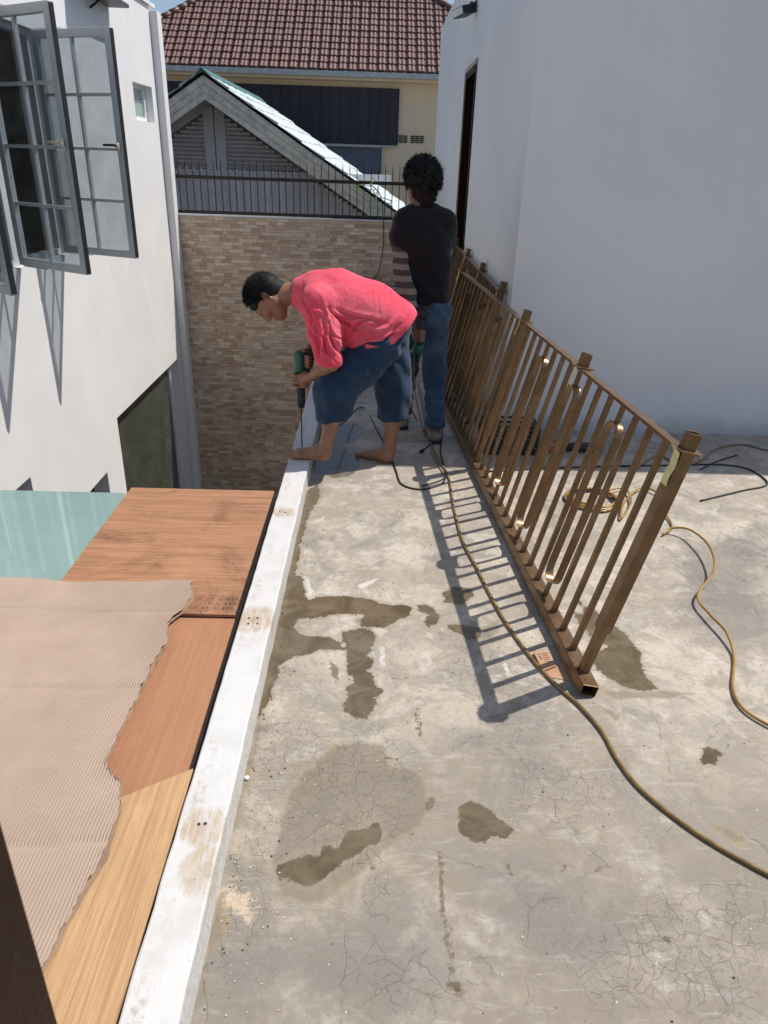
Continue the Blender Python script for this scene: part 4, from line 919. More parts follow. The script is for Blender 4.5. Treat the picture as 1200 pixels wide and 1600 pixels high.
for r_ in range(3): m.bar(o0 + ax*.18 + ay*(.15 + r_*.12), o0 + ax*.30 + ay*(.15+r_*.12), .005, .0004)
m.build('print', M['black_plastic'], sc_)
MB().prism([(.015, -.02), (.14, -.05), (.17, .0), (.19, .04), (.12, .06), (.03, .03)], .001, .0028).build('flap', M['card_box'], sc_)
# coat hangers on the fence
def hanger(x, zt, col, label, rot):
    h = empty('coat_hanger', (x, 11.165, zt), label, 'hanger')
    P = [(-.02, 0, -.01), (-.03, 0, .02), (-.01, 0, .05), (.02, 0, .045), (.028, 0, .02), (.0, 0, -.02), (0, 0, -.06)]
    h.rotation_euler = (0, rot, .4)
    MB().tube(smooth_path(P, 5), .006, 6).build('hook', M[col], h, True)
    MB().tube(smooth_path([(0, 0, -.06), (.1, 0, -.10), (.2, 0, -.17), (.19, 0, -.19), (0, 0, -.18), (-.19, 0, -.19), (-.2, 0, -.17), (-.1, 0, -.10), (0, 0, -.06)], 4), .006, 6).build('shoulder_wire', M[col], h, True)
hanger(-.10, 1.34, 'hanger_yellow', 'yellow green plastic coat hanger hooked over the fence rail', .5)
hanger(-.04, 1.20, 'hanger_teal', 'teal plastic coat hanger dangling below the yellow one on the fence', -.3)
# pebbles, chips, litter near the kerb
deb = MB()
def chip(x, y, r, z=.0):
    n = 5; a0 = RNG.uniform(0, 6); deb.prism([(x + r * math.cos(a0 + k*6.283/n) * RNG.uniform(.6, 1.2), y + r * math.sin(a0 + k*6.283/n) * RNG.uniform(.4, 1.1)) for k in range(n)], z + .0006, z + .0006 + r * RNG.uniform(.3, .8))
for _ in range(260):
    if RNG.rand() < .55: x = -.345 + abs(RNG.normal(0, .06)); y = RNG.uniform(.8, 3.6)
    else: x = RNG.uniform(-.3, 2.); y = RNG.uniform(.9, 3.9)
    chip(x, y, RNG.uniform(.0012, .0035))
tag(deb.build('grit', M['debris']), 'scattered dark grit and leaf crumbs on the concrete floor', 'debris', kind='stuff')
deb = MB()
for _ in range(150):
    if RNG.rand() < .6: x = -.33 + abs(RNG.normal(0, .07)); y = RNG.uniform(.9, 1.9)
    else: x = RNG.uniform(-.3, 2.); y = RNG.uniform(.9, 3.5)
    chip(x, y, RNG.uniform(.001, .003))
tag(deb.build('plaster_crumbs', simple('pale_crumb', (.6, .52, .42), .9)), 'pale plaster crumbs and sawdust scattered by the kerb', 'debris', kind='stuff')
for (px, py), r_ in zip([(-0.341,1.549),(-0.200,1.698)], (.0075,)):
    tag(MB().tube([(px, py, .001), (px, py, .006), (px, py, .009)], [r_, r_*1.1, r_*.5], 9).build('pebble', M['frame_white'], None, True), 'single white round pebble on the damp strip beside the kerb', 'pebble')

# ================================================================ PEOPLE (implicit surfaces)
class SDF:
    def __init__(s, lo, hi, h):
        s.lo = np.array(lo, np.float32); s.h = h; s.n = np.ceil((np.array(hi) - s.lo) / h).astype(int) + 1
        s.F = np.full(s.n, .25, np.float32)
        s.ax = [s.lo[i] + h * np.arange(s.n[i], dtype=np.float32) for i in range(3)]
    def _sub(s, pts, R):
        lo = np.min(pts, 0) - R; hi = np.max(pts, 0) + R
        i0 = np.clip(((lo - s.lo) / s.h).astype(int), 0, s.n - 1); i1 = np.clip(((hi - s.lo) / s.h).astype(int) + 2, 1, s.n)
        sl = tuple(slice(a, b) for a, b in zip(i0, i1)); X, Y, Z = np.meshgrid(*[s.ax[i][sl[i]] for i in range(3)], indexing='ij')
        return sl, np.stack([X, Y, Z], -1)
    def cap(s, a, b, ra, rb=None, k=.02, q=None, op='u'):
        """tapered capsule; q=(dir, factor) squashes the section along dir"""
        rb = ra if rb is None else rb; a = np.array(a, np.float32); b = np.array(b, np.float32)
        sl, P = s._sub(np.stack([a, b]), max(ra, rb) + k + .03)
        if P.size == 0: return s
        e = b - a; w = P - a; L2 = max(1e-8, float(e @ e)); t = np.clip((w @ e) / L2, 0, 1); d = w - t[..., None] * e
        if q is not None:
            n = np.array(q[0], np.float32); n = n / np.linalg.norm(n); dn = d @ n; d = d + dn[..., None] * n * (q[1] - 1)
        D = np.sqrt((d * d).sum(-1)) - (ra + (rb - ra) * t)
        if q is not None: D = D / max(1., q[1] ** .5)
        F = s.F[sl]
        if op == 'u':
            h = np.clip(k - np.abs(F - D), 0, None) / max(k, 1e-6); s.F[sl] = np.minimum(F, D) - h * h * k * .25
        else:
            D = -D; h = np.clip(k - np.abs(F - D), 0, None) / max(k, 1e-6); s.F[sl] = np.maximum(F, D) + h * h * k * .25
        return s
    def chain(s, pts, rs, k=.02, q=None):
        for i in range(len(pts) - 1): s.cap(pts[i], pts[i+1], rs[i], rs[i+1], k, q)
        return s
    def cut(s, p, n, k=.006):
        """keep the side opposite to n"""
        p = np.array(p, np.float32); n = np.array(n, np.float32); n = n / np.linalg.norm(n)
        X = s.ax[0][:, None, None] * n[0] + s.ax[1][None, :, None] * n[1] + s.ax[2][None, None, :] * n[2] - p @ n
        s.F = np.maximum(s.F, X); return s
    def mesh(s, name, mat, parent, keep=None, wob=0., wsc=9., off=None, folds=None):
        F = s.F; nx, ny, nz = F.shape; ins = F < 0
        c = np.zeros((nx-1, ny-1, nz-1), np.int8)
        for i in (0, 1):
            for j in (0, 1):
                for k in (0, 1): c += ins[i:nx-1+i, j:ny-1+j, k:nz-1+k]
        act = (c > 0) & (c < 8); idx = np.full(act.shape, -1, np.int64); cells = np.argwhere(act); idx[act] = np.arange(len(cells))
        acc = np.zeros((len(cells), 3)); cn = np.zeros(len(cells)); corn = [(i, j, k) for i in (0,1) for j in (0,1) for k in (0,1)]
        I, J, K = cells.T; val = {c_: F[I+c_[0], J+c_[1], K+c_[2]].astype(np.float64) for c_ in corn}
        for a in corn:
            for dim in range(3):
                if a[dim] == 0:
                    b = list(a); b[dim] = 1; b = tuple(b); va, vb = val[a], val[b]; m = (va < 0) != (vb < 0)
                    t = np.where(m, va / np.where(m, va - vb, 1), 0); p = np.tile(np.array(a, float), (len(cells), 1)); p[:, dim] += t
                    acc[m] += p[m]; cn[m] += 1
        V = (cells + acc / cn[:, None]) * s.h + s.lo
        quads = []
        for dim in range(3):
            sl0 = [slice(None)]*3; sl1 = [slice(None)]*3; sl0[dim] = slice(0, -1); sl1[dim] = slice(1, None)
            ch = ins[tuple(sl0)] != ins[tuple(sl1)]; E = np.argwhere(ch); u, v = [d for d in range(3) if d != dim]
            ok = (E[:, u] > 0) & (E[:, v] > 0) & (E[:, u] < F.shape[u]-1) & (E[:, v] < F.shape[v]-1); E = E[ok]
            flip = ins[tuple(E.T)] ^ (dim == 1)
            def g(du, dv): T = E.copy(); T[:, u] += du; T[:, v] += dv; return idx[tuple(T.T)]
            a, b, c_, d = g(-1, -1), g(0, -1), g(0, 0), g(-1, 0)
            Q = np.stack([a, b, c_, d], 1); Q[~flip] = Q[~flip][:, ::-1]; quads.append(Q)
        Q = np.concatenate(quads)
        Q = Q[(Q >= 0).all(1)]
        for it in range(3):      # light smoothing
            A = np.zeros_like(V); n_ = np.zeros(len(V))
            for a, b in ((0,1),(1,2),(2,3),(3,0)):
                np.add.at(A, Q[:, a], V[Q[:, b]]); np.add.at(A, Q[:, b], V[Q[:, a]]); np.add.at(n_, Q[:, a], 1); np.add.at(n_, Q[:, b], 1)
            V = V * .5 + .5 * A / np.maximum(n_, 1)[:, None]
        N = np.zeros_like(V); fn = np.cross(V[Q[:, 2]] - V[Q[:, 0]], V[Q[:, 3]] - V[Q[:, 1]])
        for a in range(4): np.add.at(N, Q[:, a], fn)
        N /= np.maximum(np.linalg.norm(N, axis=1), 1e-9)[:, None]
        if folds is not None: V = V + N * folds(V)[:, None]
        if wob:
            w_ = np.sin(V[:, 0]*wsc*5+np.sin(V[:, 2]*wsc*4)*1.5) * np.sin(V[:, 2]*wsc*6+V[:, 1]*wsc*3) ; V = V + N * (w_ * wob)[:, None]
        me = bpy.data.meshes.new(name); me.vertices.add(len(V)); me.vertices.foreach_set('co', V.astype(np.float32).ravel())
        me.loops.add(Q.size); me.loops.foreach_set('vertex_index', Q.ravel().astype(np.int32)); me.polygons.add(len(Q))
        me.polygons.foreach_set('loop_start', np.arange(0, Q.size, 4, dtype=np.int32)); me.update(calc_edges=True); me.validate()
        import bmesh
        bm = bmesh.new(); bm.from_mesh(me); bmesh.ops.recalc_face_normals(bm, faces=bm.faces); bm.to_mesh(me); bm.free()
        me.polygons.foreach_set('use_smooth', [True] * len(me.polygons)); me.materials.append(mat)
        o = bpy.data.objects.new(name, me); link(o)
        if parent is not None: o.parent = parent; o.matrix_parent_inverse = Matrix.Translation(-parent.location)
        return o
def V3(*a): return np.array(a, float)
def head(s, c, up, f, sz=1.0):
    up = np.array(up, float); up /= np.linalg.norm(up); f = np.array(f, float); f -= up * (f @ up); f /= np.linalg.norm(f); sd = np.cross(up, f)
    q = (sd, 1.18); A = lambda u, ff, ss=0.: np.array(c) + (up*u + f*ff + sd*ss) * sz
    s.cap(A(.022, -.022), A(.022, .010), .088*sz, .084*sz, .02, q); s.cap(A(-.01, .025), A(-.055, .035), .070*sz, .054*sz, .03, q)
    s.cap(A(-.06, .045), A(-.088, .062), .040*sz, .030*sz, .025)             # chin
    for g in (-1, 1):
        s.cap(A(-.035, .0, g*.052), A(-.078, .045, g*.030), .024*sz, .022*sz, .025)   # jaw
        s.cap(A(.022, .082, g*.016), A(.020, .074, g*.050), .011*sz, .010*sz, .014)   # brow
        s.cap(A(-.018, .074, g*.040), A(-.020, .066, g*.050), .018*sz, .016*sz, .02)  # cheek
        s.cap(A(.004, .095, g*.030), A(.004, .095, g*.034), .012*sz, .012*sz, .010, op='s')  # eye socket
        s.cap(A(.004, .078, g*.031), A(.004, .078, g*.033), .012*sz, .012*sz, .004)   # eyeball under lid
        e0, e1 = A(.018, -.012, g*.078), A(-.028, -.002, g*.072)
        s.cap(e0, e1, .021*sz, .012*sz, .004, (sd*g + f*.4, 2.4))
        s.cap(A(.004, -.004, g*.086), A(-.012, .0, g*.083), .009*sz, .006*sz, .006, op='s')
        s.cap(A(-.036, .098, g*.010), A(-.036, .094, g*.012), .008*sz, .008*sz, .006)  # nostril
    s.cap(A(.012, .090), A(-.030, .108), .008*sz, .0125*sz, .012)              # nose
    s.cap(A(-.058, .092, -.018), A(-.058, .092, .018), .0065*sz, .0065*sz, .006); s.cap(A(-.069, .089, -.015), A(-.069, .089, .015), .0075*sz, .0075*sz, .006)
    return A, sd
def finger(s, pts, r0): s.chain(pts, [r0, r0*.95, r0*.88, r0*.75][:len(pts)], .005)
def foot(s, ankle, heel, toe, side, sz=1.):
    """bare foot; side = direction of the big toe (unit, horizontal)"""
    ankle, heel, toe = map(lambda p: np.array(p, float), (ankle, heel, toe)); d = (toe - heel); Ln = np.linalg.norm(d); d /= Ln; side = np.array(side, float); up = V3(0, 0, 1)
    z0 = heel[2]; A = lambda t, w, h: heel + d*(t*Ln) + side*w + up*h
    s.cap(A(.10, 0, .030), A(.18, 0, .050), .030, .034, .02); s.cap(ankle, A(.20, 0, .045), .036, .038, .03)
    s.cap(A(.20, .004, .048), A(.55, .010, .032), .034, .028, .03, (up, 1.1)); s.cap(A(.15, -.005, .026), A(.72, -.022, .018), .026, .017, .02); s.cap(A(.15, .008, .026), A(.74, .026, .022), .024, .021, .02)
    s.cap(A(.68, -.022, .018), A(.72, .022, .022), .018, .021, .02, (up, 1.0))
    for i, (w, tl, r) in enumerate(((.030, 1.0, .0135), (.010, .985, .0098), (-.006, .955, .0092), (-.021, .915, .0088), (-.035, .865, .0085))):
        s.chain([A(.72 - i*.02, w*.85, .018), A((tl+.72)/2 - i*.01, w, .019), A(tl - .03, w*1.05, .012)], [r*1.05, r*.95, r], .004)
def strands(name, A, dirs, mat, parent, n, length, r, gravity=0.1, seed=1, curl=0.):
    rs = np.random.RandomState(seed); m = MB()
    for _ in range(n):
        p, d = dirs(rs); p = Vector(p); d = Vector(d).normalized(); t = d.copy(); P = [p]; L_ = length * rs.uniform(.6, 1.15)
        k = Vector(rs.normal(0, 1, 3)); 
        for j in range(4):
            t = (t + Vector((0, 0, -gravity)) + t.cross(k).normalized() * curl).normalized(); P.append(P[-1] + t * L_ / 4)
        m.tube(P, [r, r, r*.85, r*.6, r*.15], 3, False)
    o = m.build(name, mat, parent, True)
    o.matrix_parent_inverse = Matrix.Translation(-parent.location); return o

# ---------------------------------------------------------------- man in pink, bending over the drill
p1 = empty('person', (-.1, 3.9, 0), 'barefoot man in a pink t-shirt and navy shorts bending over to drill the white kerb', 'person')
Lhip, Rhip = V3(.035, 3.88, .73), V3(.055, 4.05, .74)
Lkn, Rkn = V3(-.215, 3.79, .505), V3(.115, 4.06, .42)
Lan, Ran = V3(-.262, 3.785, .175), V3(.098, 4.04, .075)
Lsh, Rsh = V3(-.300, 3.775, .955), V3(-.315, 4.135, .960)
Lel, Lwr = V3(-.225, 3.72, .665), V3(-.335, 3.86, .555)
Rel, Rwr = V3(-.30, 4.17, .72), V3(-.375, 4.05, .640)
hc = V3(-.572, 3.955, .945); hup = V3(-.955, 0, .295); hf = V3(-.295, -.10, -.95)
s = SDF((-.74, 3.55, .0), (.28, 4.35, 1.16), .0048)
s.cap(V3(.04, 3.90, .76), V3(.05, 4.04, .77), .105, .105, .04)                     # pelvis
s.cap(V3(.02, 3.965, .81), V3(-.18, 3.955, .925), .095, .100, .05, ((0, 1, 0), .85))
s.cap(V3(-.16, 3.955, .92), V3(-.27, 3.955, .955), .10, .092, .05, ((0, 1, 0), .78))
s.cap(Lsh + V3(.0, .04, 0), Rsh - V3(0, .04, 0), .05, .05, .05)
s.cap(V3(-.34, 3.955, .985), V3(-.50, 3.955, .965), .062, .056, .03)               # neck
s.chain([Lhip, Lkn, (Lkn+Lan)/2 + V3(.018, 0, .03), Lan], [.085, .055, .050, .034], .03); s.chain([Rhip, Rkn, (Rkn+Ran)/2 + V3(.012, 0, .03), Ran], [.085, .055, .050, .034], .03)
foot(s, Lan, V3(-.236, 3.775, .101), V3(-.485, 3.815, .101), (.12, .99, 0)); foot(s, Ran, V3(.115, 4.005, .0), V3(-.085, 4.13, .0), (-.5, -.85, 0))
s.chain([Lsh, (Lsh+Lel)/2, Lel, (Lel*.6+Lwr*.4), Lwr], [.052, .046, .040, .038, .027], .02); s.chain([Rsh, Rel, (Rel*.6+Rwr*.4), Rwr], [.052, .042, .038, .027], .02)
HA, hsd = head(s, hc, hup, hf)
dx, dy = -.412, 3.965                                                             # drill axis
# near hand wrapped round the front grip: palm on the camera side of the tool
pc = V3(dx + .020, dy - .040, .520)
s.chain([Lwr, (Lwr + pc)/2 + V3(0, -.006, 0), pc], [.026, .028, .027], .012, ((.5, -1, 0), 1.25)); s.cap(pc + V3(.012, -.002, .022), pc + V3(.008, -.004, -.034), .026, .022, .012, ((-.3, 1, 0), 1.4))
for i in range(4):
    z = pc[2] + .020 - i * .0205; r = .0098 - .0006 * i; ex_ = [.0, .004, .0, -.006][i]
    finger(s, [V3(dx + .016, dy - .046, z), V3(dx - .026 - ex_, dy - .044, z - .004), V3(dx - .045, dy - .006, z - .007), V3(dx - .026, dy + .024, z - .009)], r)
finger(s, [V3(dx + .034, dy - .020, pc[2] + .018), V3(dx + .044, dy + .004, pc[2] + .036), V3(dx + .030, dy + .030, pc[2] + .044)], .0115)
# far hand on the rear handle
pc2 = V3(dx + .055, dy + .035, .628)
s.cap(Rwr, pc2, .026, .026, .012); s.cap(pc2, pc2 + V3(-.012, -.004, -.03), .026, .022, .012)
for i in range(4):
    z = .642 - i * .019; finger(s, [V3(dx + .052, dy + .022, z), V3(dx + .028, dy - .012, z), V3(dx + .048, dy - .028, z - .003), V3(dx + .066, dy - .018, z - .005)], .0095)
finger(s, [V3(dx + .05, dy + .03, .655), V3(dx + .03, dy + .012, .668), V3(dx + .022, dy - .012, .668)], .011)
body = s.mesh('body', M['skin'], p1)
# t-shirt
s = SDF((-.52, 3.55, .55), (.30, 4.38, 1.20), .0044)
s.cap(V3(-.22, 3.955, .940), V3(-.30, 3.955, .955), .158, .128, .05, ((0, 1, 0), .80)); s.cap(V3(-.02, 3.955, .875), V3(-.22, 3.955, .935), .166, .160, .05, ((0, 1, 0), .84))
s.cap(V3(.095, 3.955, .835), V3(-.02, 3.955, .87), .118, .150, .05, ((0, 1, 0), .78))
s.cap(V3(-.075, 3.92, .765), V3(.04, 3.92, .755), .10, .098, .06, ((0, 1, 0), .70)); s.cap(V3(-.24, 3.955, .88), V3(-.07, 3.94, .775), .118, .105, .06, ((0, 1, 0), .76))
s.cap(V3(-.34, 3.955, .985), V3(-.425, 3.955, .975), .098, .072, .04)
s.cap(Lsh + V3(.02, .05, 0), Rsh + V3(.02, -.05, 0), .086, .086, .05)
s.chain([Lsh, (Lsh+Lel)/2 + V3(0, 0, 0), Lel + V3(-.012, -.002, .015)], [.092, .080, .072], .03, ((0, 1, 0), 1.15)); s.chain([Rsh, (Rsh+Rel)/2, Rel + V3(0, 0, .02)], [.090, .076, .068], .03)
s.cut(Lel + V3(-.012, 0, -.012), (.06, -.15, -1)) if False else None
# hems: cut the sleeve ends, neck and bottom
hem_n = np.array([.30, 0, -.95]); 
def cut_region(s, p, n, c, R):
    p = np.array(p, float); n = np.array(n, float); n /= np.linalg.norm(n)
    X, Y, Z = np.meshgrid(*s.ax, indexing='ij'); D = X*n[0] + Y*n[1] + Z*n[2] - p @ n; near = (X-c[0])**2 + (Y-c[1])**2 + (Z-c[2])**2 < R*R
    s.F = np.where(near, np.maximum(s.F, D), s.F)
cut_region(s, (-.235, 3.73, .655), (-.05, .0, -1), (-.24, 3.72, .60), .13)
s.cap(V3(.12, 3.955, .845), V3(.02, 3.955, .80), .105, .12, .04, ((0, 1, 0), .75)); s.cut((.120, 3.95, .775), (.74, 0, -.67)); s.cut((-.10, 3.95, .672), (-.05, 0, -1)) if False else None; s.cut((0, 3.95, .692), (0, 0, -1)) if False else None; s.cut((-.435, 3.955, .97), (-1, 0, .05))
s.cap(V3(-.40, 3.955, .975), V3(-.52, 3.955, .965), .058, .060, .006, op='s')      # neck opening
s.cap(V3(.06, 3.955, .72), V3(.12, 3.955, .62), .10, .13, .01, op='s') if False else None
def folds1(V):
    x, y, z = V.T; out = np.zeros(len(V))
    for (ax_, az, bx_, bz, wdt, amp) in ((-.25, .88, -.16, .70, .011, -.015), (-.21, .92, -.07, .80, .010, -.013), (-.20, .94, .03, .86, .010, -.011), (-.13, .74, .03, .84, .010, .013), (-.10, .72, .08, .80, .010, -.013),
                                         (-.05, .82, .10, .88, .012, .009), (-.30, .90, -.25, .74, .012, .010), (-.33, .84, -.27, .70, .009, -.010), (-.15, .80, -.02, .90, .010, -.010), (.02, .76, .15, .86, .012, -.008), (-.36, 1.0, -.32, .84, .010, -.007),
                                         (-.27, .97, -.19, .78, .009, .009), (-.02, .72, .06, .74, .008, .008), (-.17, .87, .0, .80, .008, .008), (-.24, .93, -.12, .88, .007, -.010), (-.26, .90, -.17, .78, .006, -.012), (.02, .80, .13, .80, .007, -.009), (-.08, .745, .09, .78, .006, -.011), (-.29, .82, -.22, .72, .006, -.010), (-.31, .93, -.22, .90, .007, .008)):
        e = np.array([bx_-ax_, bz-az]); L_ = e @ e; t = np.clip(((x-ax_)*e[0] + (z-az)*e[1]) / L_, 0, 1)
        px_, pz = x-ax_-t*e[0], z-az-t*e[1]; nn = np.array([-e[1], e[0]]) / np.sqrt(L_); d = px_*nn[0] + pz*nn[1] + .012*np.sin(t*5 + ax_*30); rr = px_**2 + pz**2
        out += 1.7 * amp * (np.exp(-np.abs(d) / (wdt*.62)) - .35*np.exp(-((np.abs(d) - wdt*1.8) / wdt)**2)) * np.sin(np.pi * np.clip(t*.9+.05, 0, 1)) * (rr < .0025)
    out *= np.clip((3.96 - y) / .04 + .3, 0, 1)
    out += .0022 * np.sin(x*31 + 3*np.sin(z*13)) * np.sin(z*22 + y*12)
    return out
shirt = s.mesh('t_shirt', M['pink'], p1, folds=folds1)
s2 = SDF((-.50, 3.85, .87), (-.40, 4.06, 1.08), .003)
nk = []
for a in np.linspace(0, 2*math.pi, 17): nk.append(V3(-.436 + .004*math.cos(a), 3.955 + .066*math.sin(a), .974 + .066*math.cos(a)))
s2.chain(nk, [.0065]*17, .004); s2.mesh('collar', M['pink'], p1)
# shorts
s = SDF((-.36, 3.62, .22), (.28, 4.26, .92), .0055)
s.cap(V3(.0, 3.90, .775), V3(.06, 4.03, .785), .125, .120, .05); s.cap(V3(.10, 3.93, .80), V3(.10, 4.0, .80), .085, .085, .05)
s.chain([Lhip + V3(-.01, 0, 0), (Lhip+Lkn)/2 + V3(-.005, 0, -.005), Lkn + V3(0, 0, -.01), V3(-.208, 3.785, .30)], [.120, .112, .102, .102], .05, ((0, 1, 0), 1.08))
s.chain([Rhip, (Rhip+Rkn)/2, Rkn, V3(.108, 4.05, .20)], [.122, .114, .098, .090], .04)
cut_region(s, (-.21, 3.785, .345), (.20, 0, -1), (-.21, 3.785, .27), .18); cut_region(s, (.105, 4.05, .265), (.05, 0, -1), (.105, 4.05, .19), .145)
s.cap(V3(-.21, 3.785, .36), V3(-.215, 3.785, .28), .082, .092, .004, op='s'); s.cap(V3(.107, 4.05, .29), V3(.107, 4.05, .2), .062, .070, .004, op='s')
def folds2(V):
    x, y, z = V.T; return .0045*np.sin(z*38 + x*30 + 3*np.sin(y*20)) * np.sin(x*22 + y*31) + .003*np.sin(x*80 + z*25 + 4*np.sin(z*9))
s.mesh('shorts', M['shorts'], p1, folds=folds2)
# hair cap and strands
s = SDF((-.74, 3.80, .80), (-.42, 4.12, 1.10), .004)
hu = hup/np.linalg.norm(hup); ff = hf - hu*(hf@hu); ff /= np.linalg.norm(ff)
s.cap(HA(.034, -.030), HA(.034, .008), .093, .088, .02, (hsd, 1.16)); s.cap(HA(.0, -.035), HA(-.045, -.045), .080, .060, .03, (hsd, 1.1))
s.cut(HA(.02, .068), ff*1.0 - hu*.55); s.cap(HA(-.005, .045, .08), HA(-.075, .06, .08), .040, .05, .01, op='s'); s.cap(HA(-.005, .045, -.08), HA(-.075, .06, -.08), .040, .05, .01, op='s')
s.cut(HA(-.072, -.05), -hu - ff*.1)
s.mesh('hair', M['hair'], p1)
def hd1(rs):
    while True:
        v = rs.normal(0, 1, 3); v /= np.linalg.norm(v); u_, f_, s_ = v @ hu, v @ ff, v @ hsd
        if u_ > -.45 and f_ < .35 + .75*u_: break
    p = HA(.032, -.012) + hu*u_*.094 + ff*f_*.100 + hsd*s_*.080; d = v + hu*.5 + ff*.9*max(0, u_)
    return p, d
strands('hair_strands', None, hd1, M['hair'], p1, 2600, .024, .0011, .03, 3, .18)
for g in (-1, 1):
    MB().tube([tuple(HA(.030, .090, g*.018)), tuple(HA(.034, .086, g*.036)), tuple(HA(.026, .074, g*.052))], [.004, .0045, .002], 6).build('eyebrow', M['hair'], p1, True).matrix_parent_inverse = Matrix.Translation(-p1.location)
    MB().tube([tuple(HA(.0, .0905, g*.022)), tuple(HA(-.002, .0915, g*.031)), tuple(HA(.001, .0865, g*.042))], [.0008, .0016, .0008], 5).build('eyelid_line', M['hair'], p1, True).matrix_parent_inverse = Matrix.Translation(-p1.location)
# hammer drill
dr = empty('hammer_drill', (dx, dy, .5), 'green and black hammer drill held upright on the kerb by the man in pink', 'drill')
MB().tube([(0, 0, .165), (0, 0, .15), (0, 0, .06), (0, 0, .04)], [.026, .034, .034, .030], 14).build('motor_housing', M['green_tool'], dr, True)
MB().tube([(0, 0, .04), (0, 0, -.06), (0, 0, -.09), (0, 0, -.12), (0, 0, -.155)], [.027, .026, .024, .026, .018], 14).build('gearbox', M['black_plastic'], dr, True)
MB().tube(smooth_path([(.012, 0, .155), (.05, 0, .165), (.062, 0, .13), (.055, 0, .08), (.02, 0, .06)], 5), .014, 10).build('handle', M['black_plastic'], dr, True)
bit = MB(); hx = [(0.0018*math.cos(t*1.5), .0018*math.sin(t*1.5), -.155 - t*(.243/60)) for t in range(61)]
bit.tube(hx, .0038, 6); bit.build('drill_bit', M['iron'], dr, True)

# ---------------------------------------------------------------- standing man in black
p2 = empty('person', (.27, 4.47, 0), 'man in a black t-shirt, striped sleeves and jeans standing with his back turned', 'person')
hc = V3(.238, 4.45, 1.518); hup = V3(-.05, .05, 1); hf = V3(-.42, .90, -.10)
Ls, Rs = V3(.130, 4.46, 1.322), V3(.400, 4.46, 1.322)
Le, Lw = V3(.150, 4.405, 1.03), V3(.205, 4.30, .815); Re, Rw = V3(.405, 4.62, 1.08), V3(.35, 4.80, 1.04)
LH, RH = V3(.205, 4.48, .80), V3(.35, 4.46, .80)
LK, RK = V3(.205, 4.56, .43), V3(.375, 4.44, .42); LA, RA = V3(.192, 4.66, .085), V3(.395, 4.41, .085)
s = SDF((-.02, 4.15, 0), (.58, 4.95, 1.70), .0055)
s.cap(V3(.22, 4.47, .84), V3(.34, 4.47, .84), .10, .10, .05); s.cap(V3(.27, 4.47, .88), V3(.27, 4.47, 1.24), .10, .10, .05)
s.cap(Ls + V3(.045, 0, 0), Rs - V3(.045, 0, 0), .044, .044, .05); s.cap(V3(.262, 4.46, 1.33), V3(.245, 4.455, 1.46), .062, .058, .03)
s.chain([Ls, Le, (Le+Lw)/2, Lw], [.050, .040, .038, .027], .02); s.chain([Rs, Re, (Re+Rw)/2, Rw], [.050, .040, .038, .027], .02)
s.chain([LH, LK, LA], [.082, .052, .036], .03); s.chain([RH, RK, RA], [.082, .052, .036], .03)
H2, hs2 = head(s, hc, hup, hf)
pc = V3(.222, 4.262, .745); s.cap(Lw, pc, .027, .026, .012, ((1, .4, 0), 1.25)); s.cap(pc, pc + V3(.01, -.012, -.035), .026, .024, .012, ((1, .4, 0), 1.3))
for i in range(4):
    z = .742 - i*.019; finger(s, [V3(.232, 4.238, z), V3(.262, 4.222, z - .004), V3(.284, 4.240, z - .008), V3(.272, 4.262, z - .009)], .0095)
finger(s, [V3(.225, 4.262, .752), V3(.252, 4.272, .758), V3(.274, 4.268, .756)], .011)
pc = V3(.335, 4.84, 1.02); s.cap(Rw, pc, .026, .026, .012)
for i in range(4): finger(s, [V3(.335 - i*.004, 4.83, 1.015 - i*.018), V3(.31, 4.86, 1.01 - i*.018), V3(.285, 4.85, 1.0 - i*.018)], .0095)
finger(s, [V3(.345, 4.81, 1.02), V3(.32, 4.825, 1.04), V3(.295, 4.83, 1.045)], .011)
s.mesh('body', M['skin_dark'], p2)
s = SDF((-.02, 4.18, .70), (.60, 4.80, 1.46), .006)
pass
s.cap(Ls + V3(.05, 0, 0), Rs + V3(-.045, 0, 0), .066, .066, .06); s.cap(V3(.262, 4.46, 1.345), V3(.255, 4.46, 1.42), .088, .068, .05)
s.chain([Ls + V3(.015, 0, -.01), Ls*.6+Le*.4, Ls*.3+Le*.7], [.064, .063, .062], .03); s.chain([Rs + V3(-.01, 0, -.01), Rs*.6+Re*.4, Rs*.3+Re*.7], [.064, .062, .060], .03)
s.cut((0, 0, 1.165), (0, 0, -1)); s.cap(V3(.235, 4.47, .78), V3(.225, 4.47, 1.22), .112, .112, .04); s.cap(V3(.335, 4.47, .78), V3(.315, 4.47, 1.22), .112, .112, .04); s.cap(V3(.225, 4.475, 1.24), V3(.315, 4.475, 1.24), .105, .105, .05)
s.cut((.27, 4.47, .842), (0, 0, -1)); s.cut((.255, 4.46, 1.405), (0, .25, 1)); s.cap(V3(.25, 4.455, 1.37), V3(.245, 4.455, 1.46), .062, .064, .005, op='s')
s.mesh('t_shirt', M['black_cloth'], p2, folds=lambda V: .006*np.sin(V[:,2]*24 + 12*V[:,0] + 2*np.sin(V[:,0]*18))*np.sin(V[:,0]*20+V[:,2]*5) *(V[:,2] < 1.34) + .0035*np.sin(V[:,2]*55+V[:,0]*40)*(V[:,2] < 1.34))
s = SDF((.02, 4.2, .78), (.32, 4.6, 1.22), .005)
s.chain([V3(.138, 4.43, 1.185), Le + V3(.004, 0, 0), (Le*.45+Lw*.55), Lw + V3(-.002, .012, .012)], [.060, .056, .053, .043], .02); s.cut(V3(.14, 4.43, 1.19), (0, 0, 1)); s.cut(Lw + V3(0, 0, .015), (.2, -.4, -1))
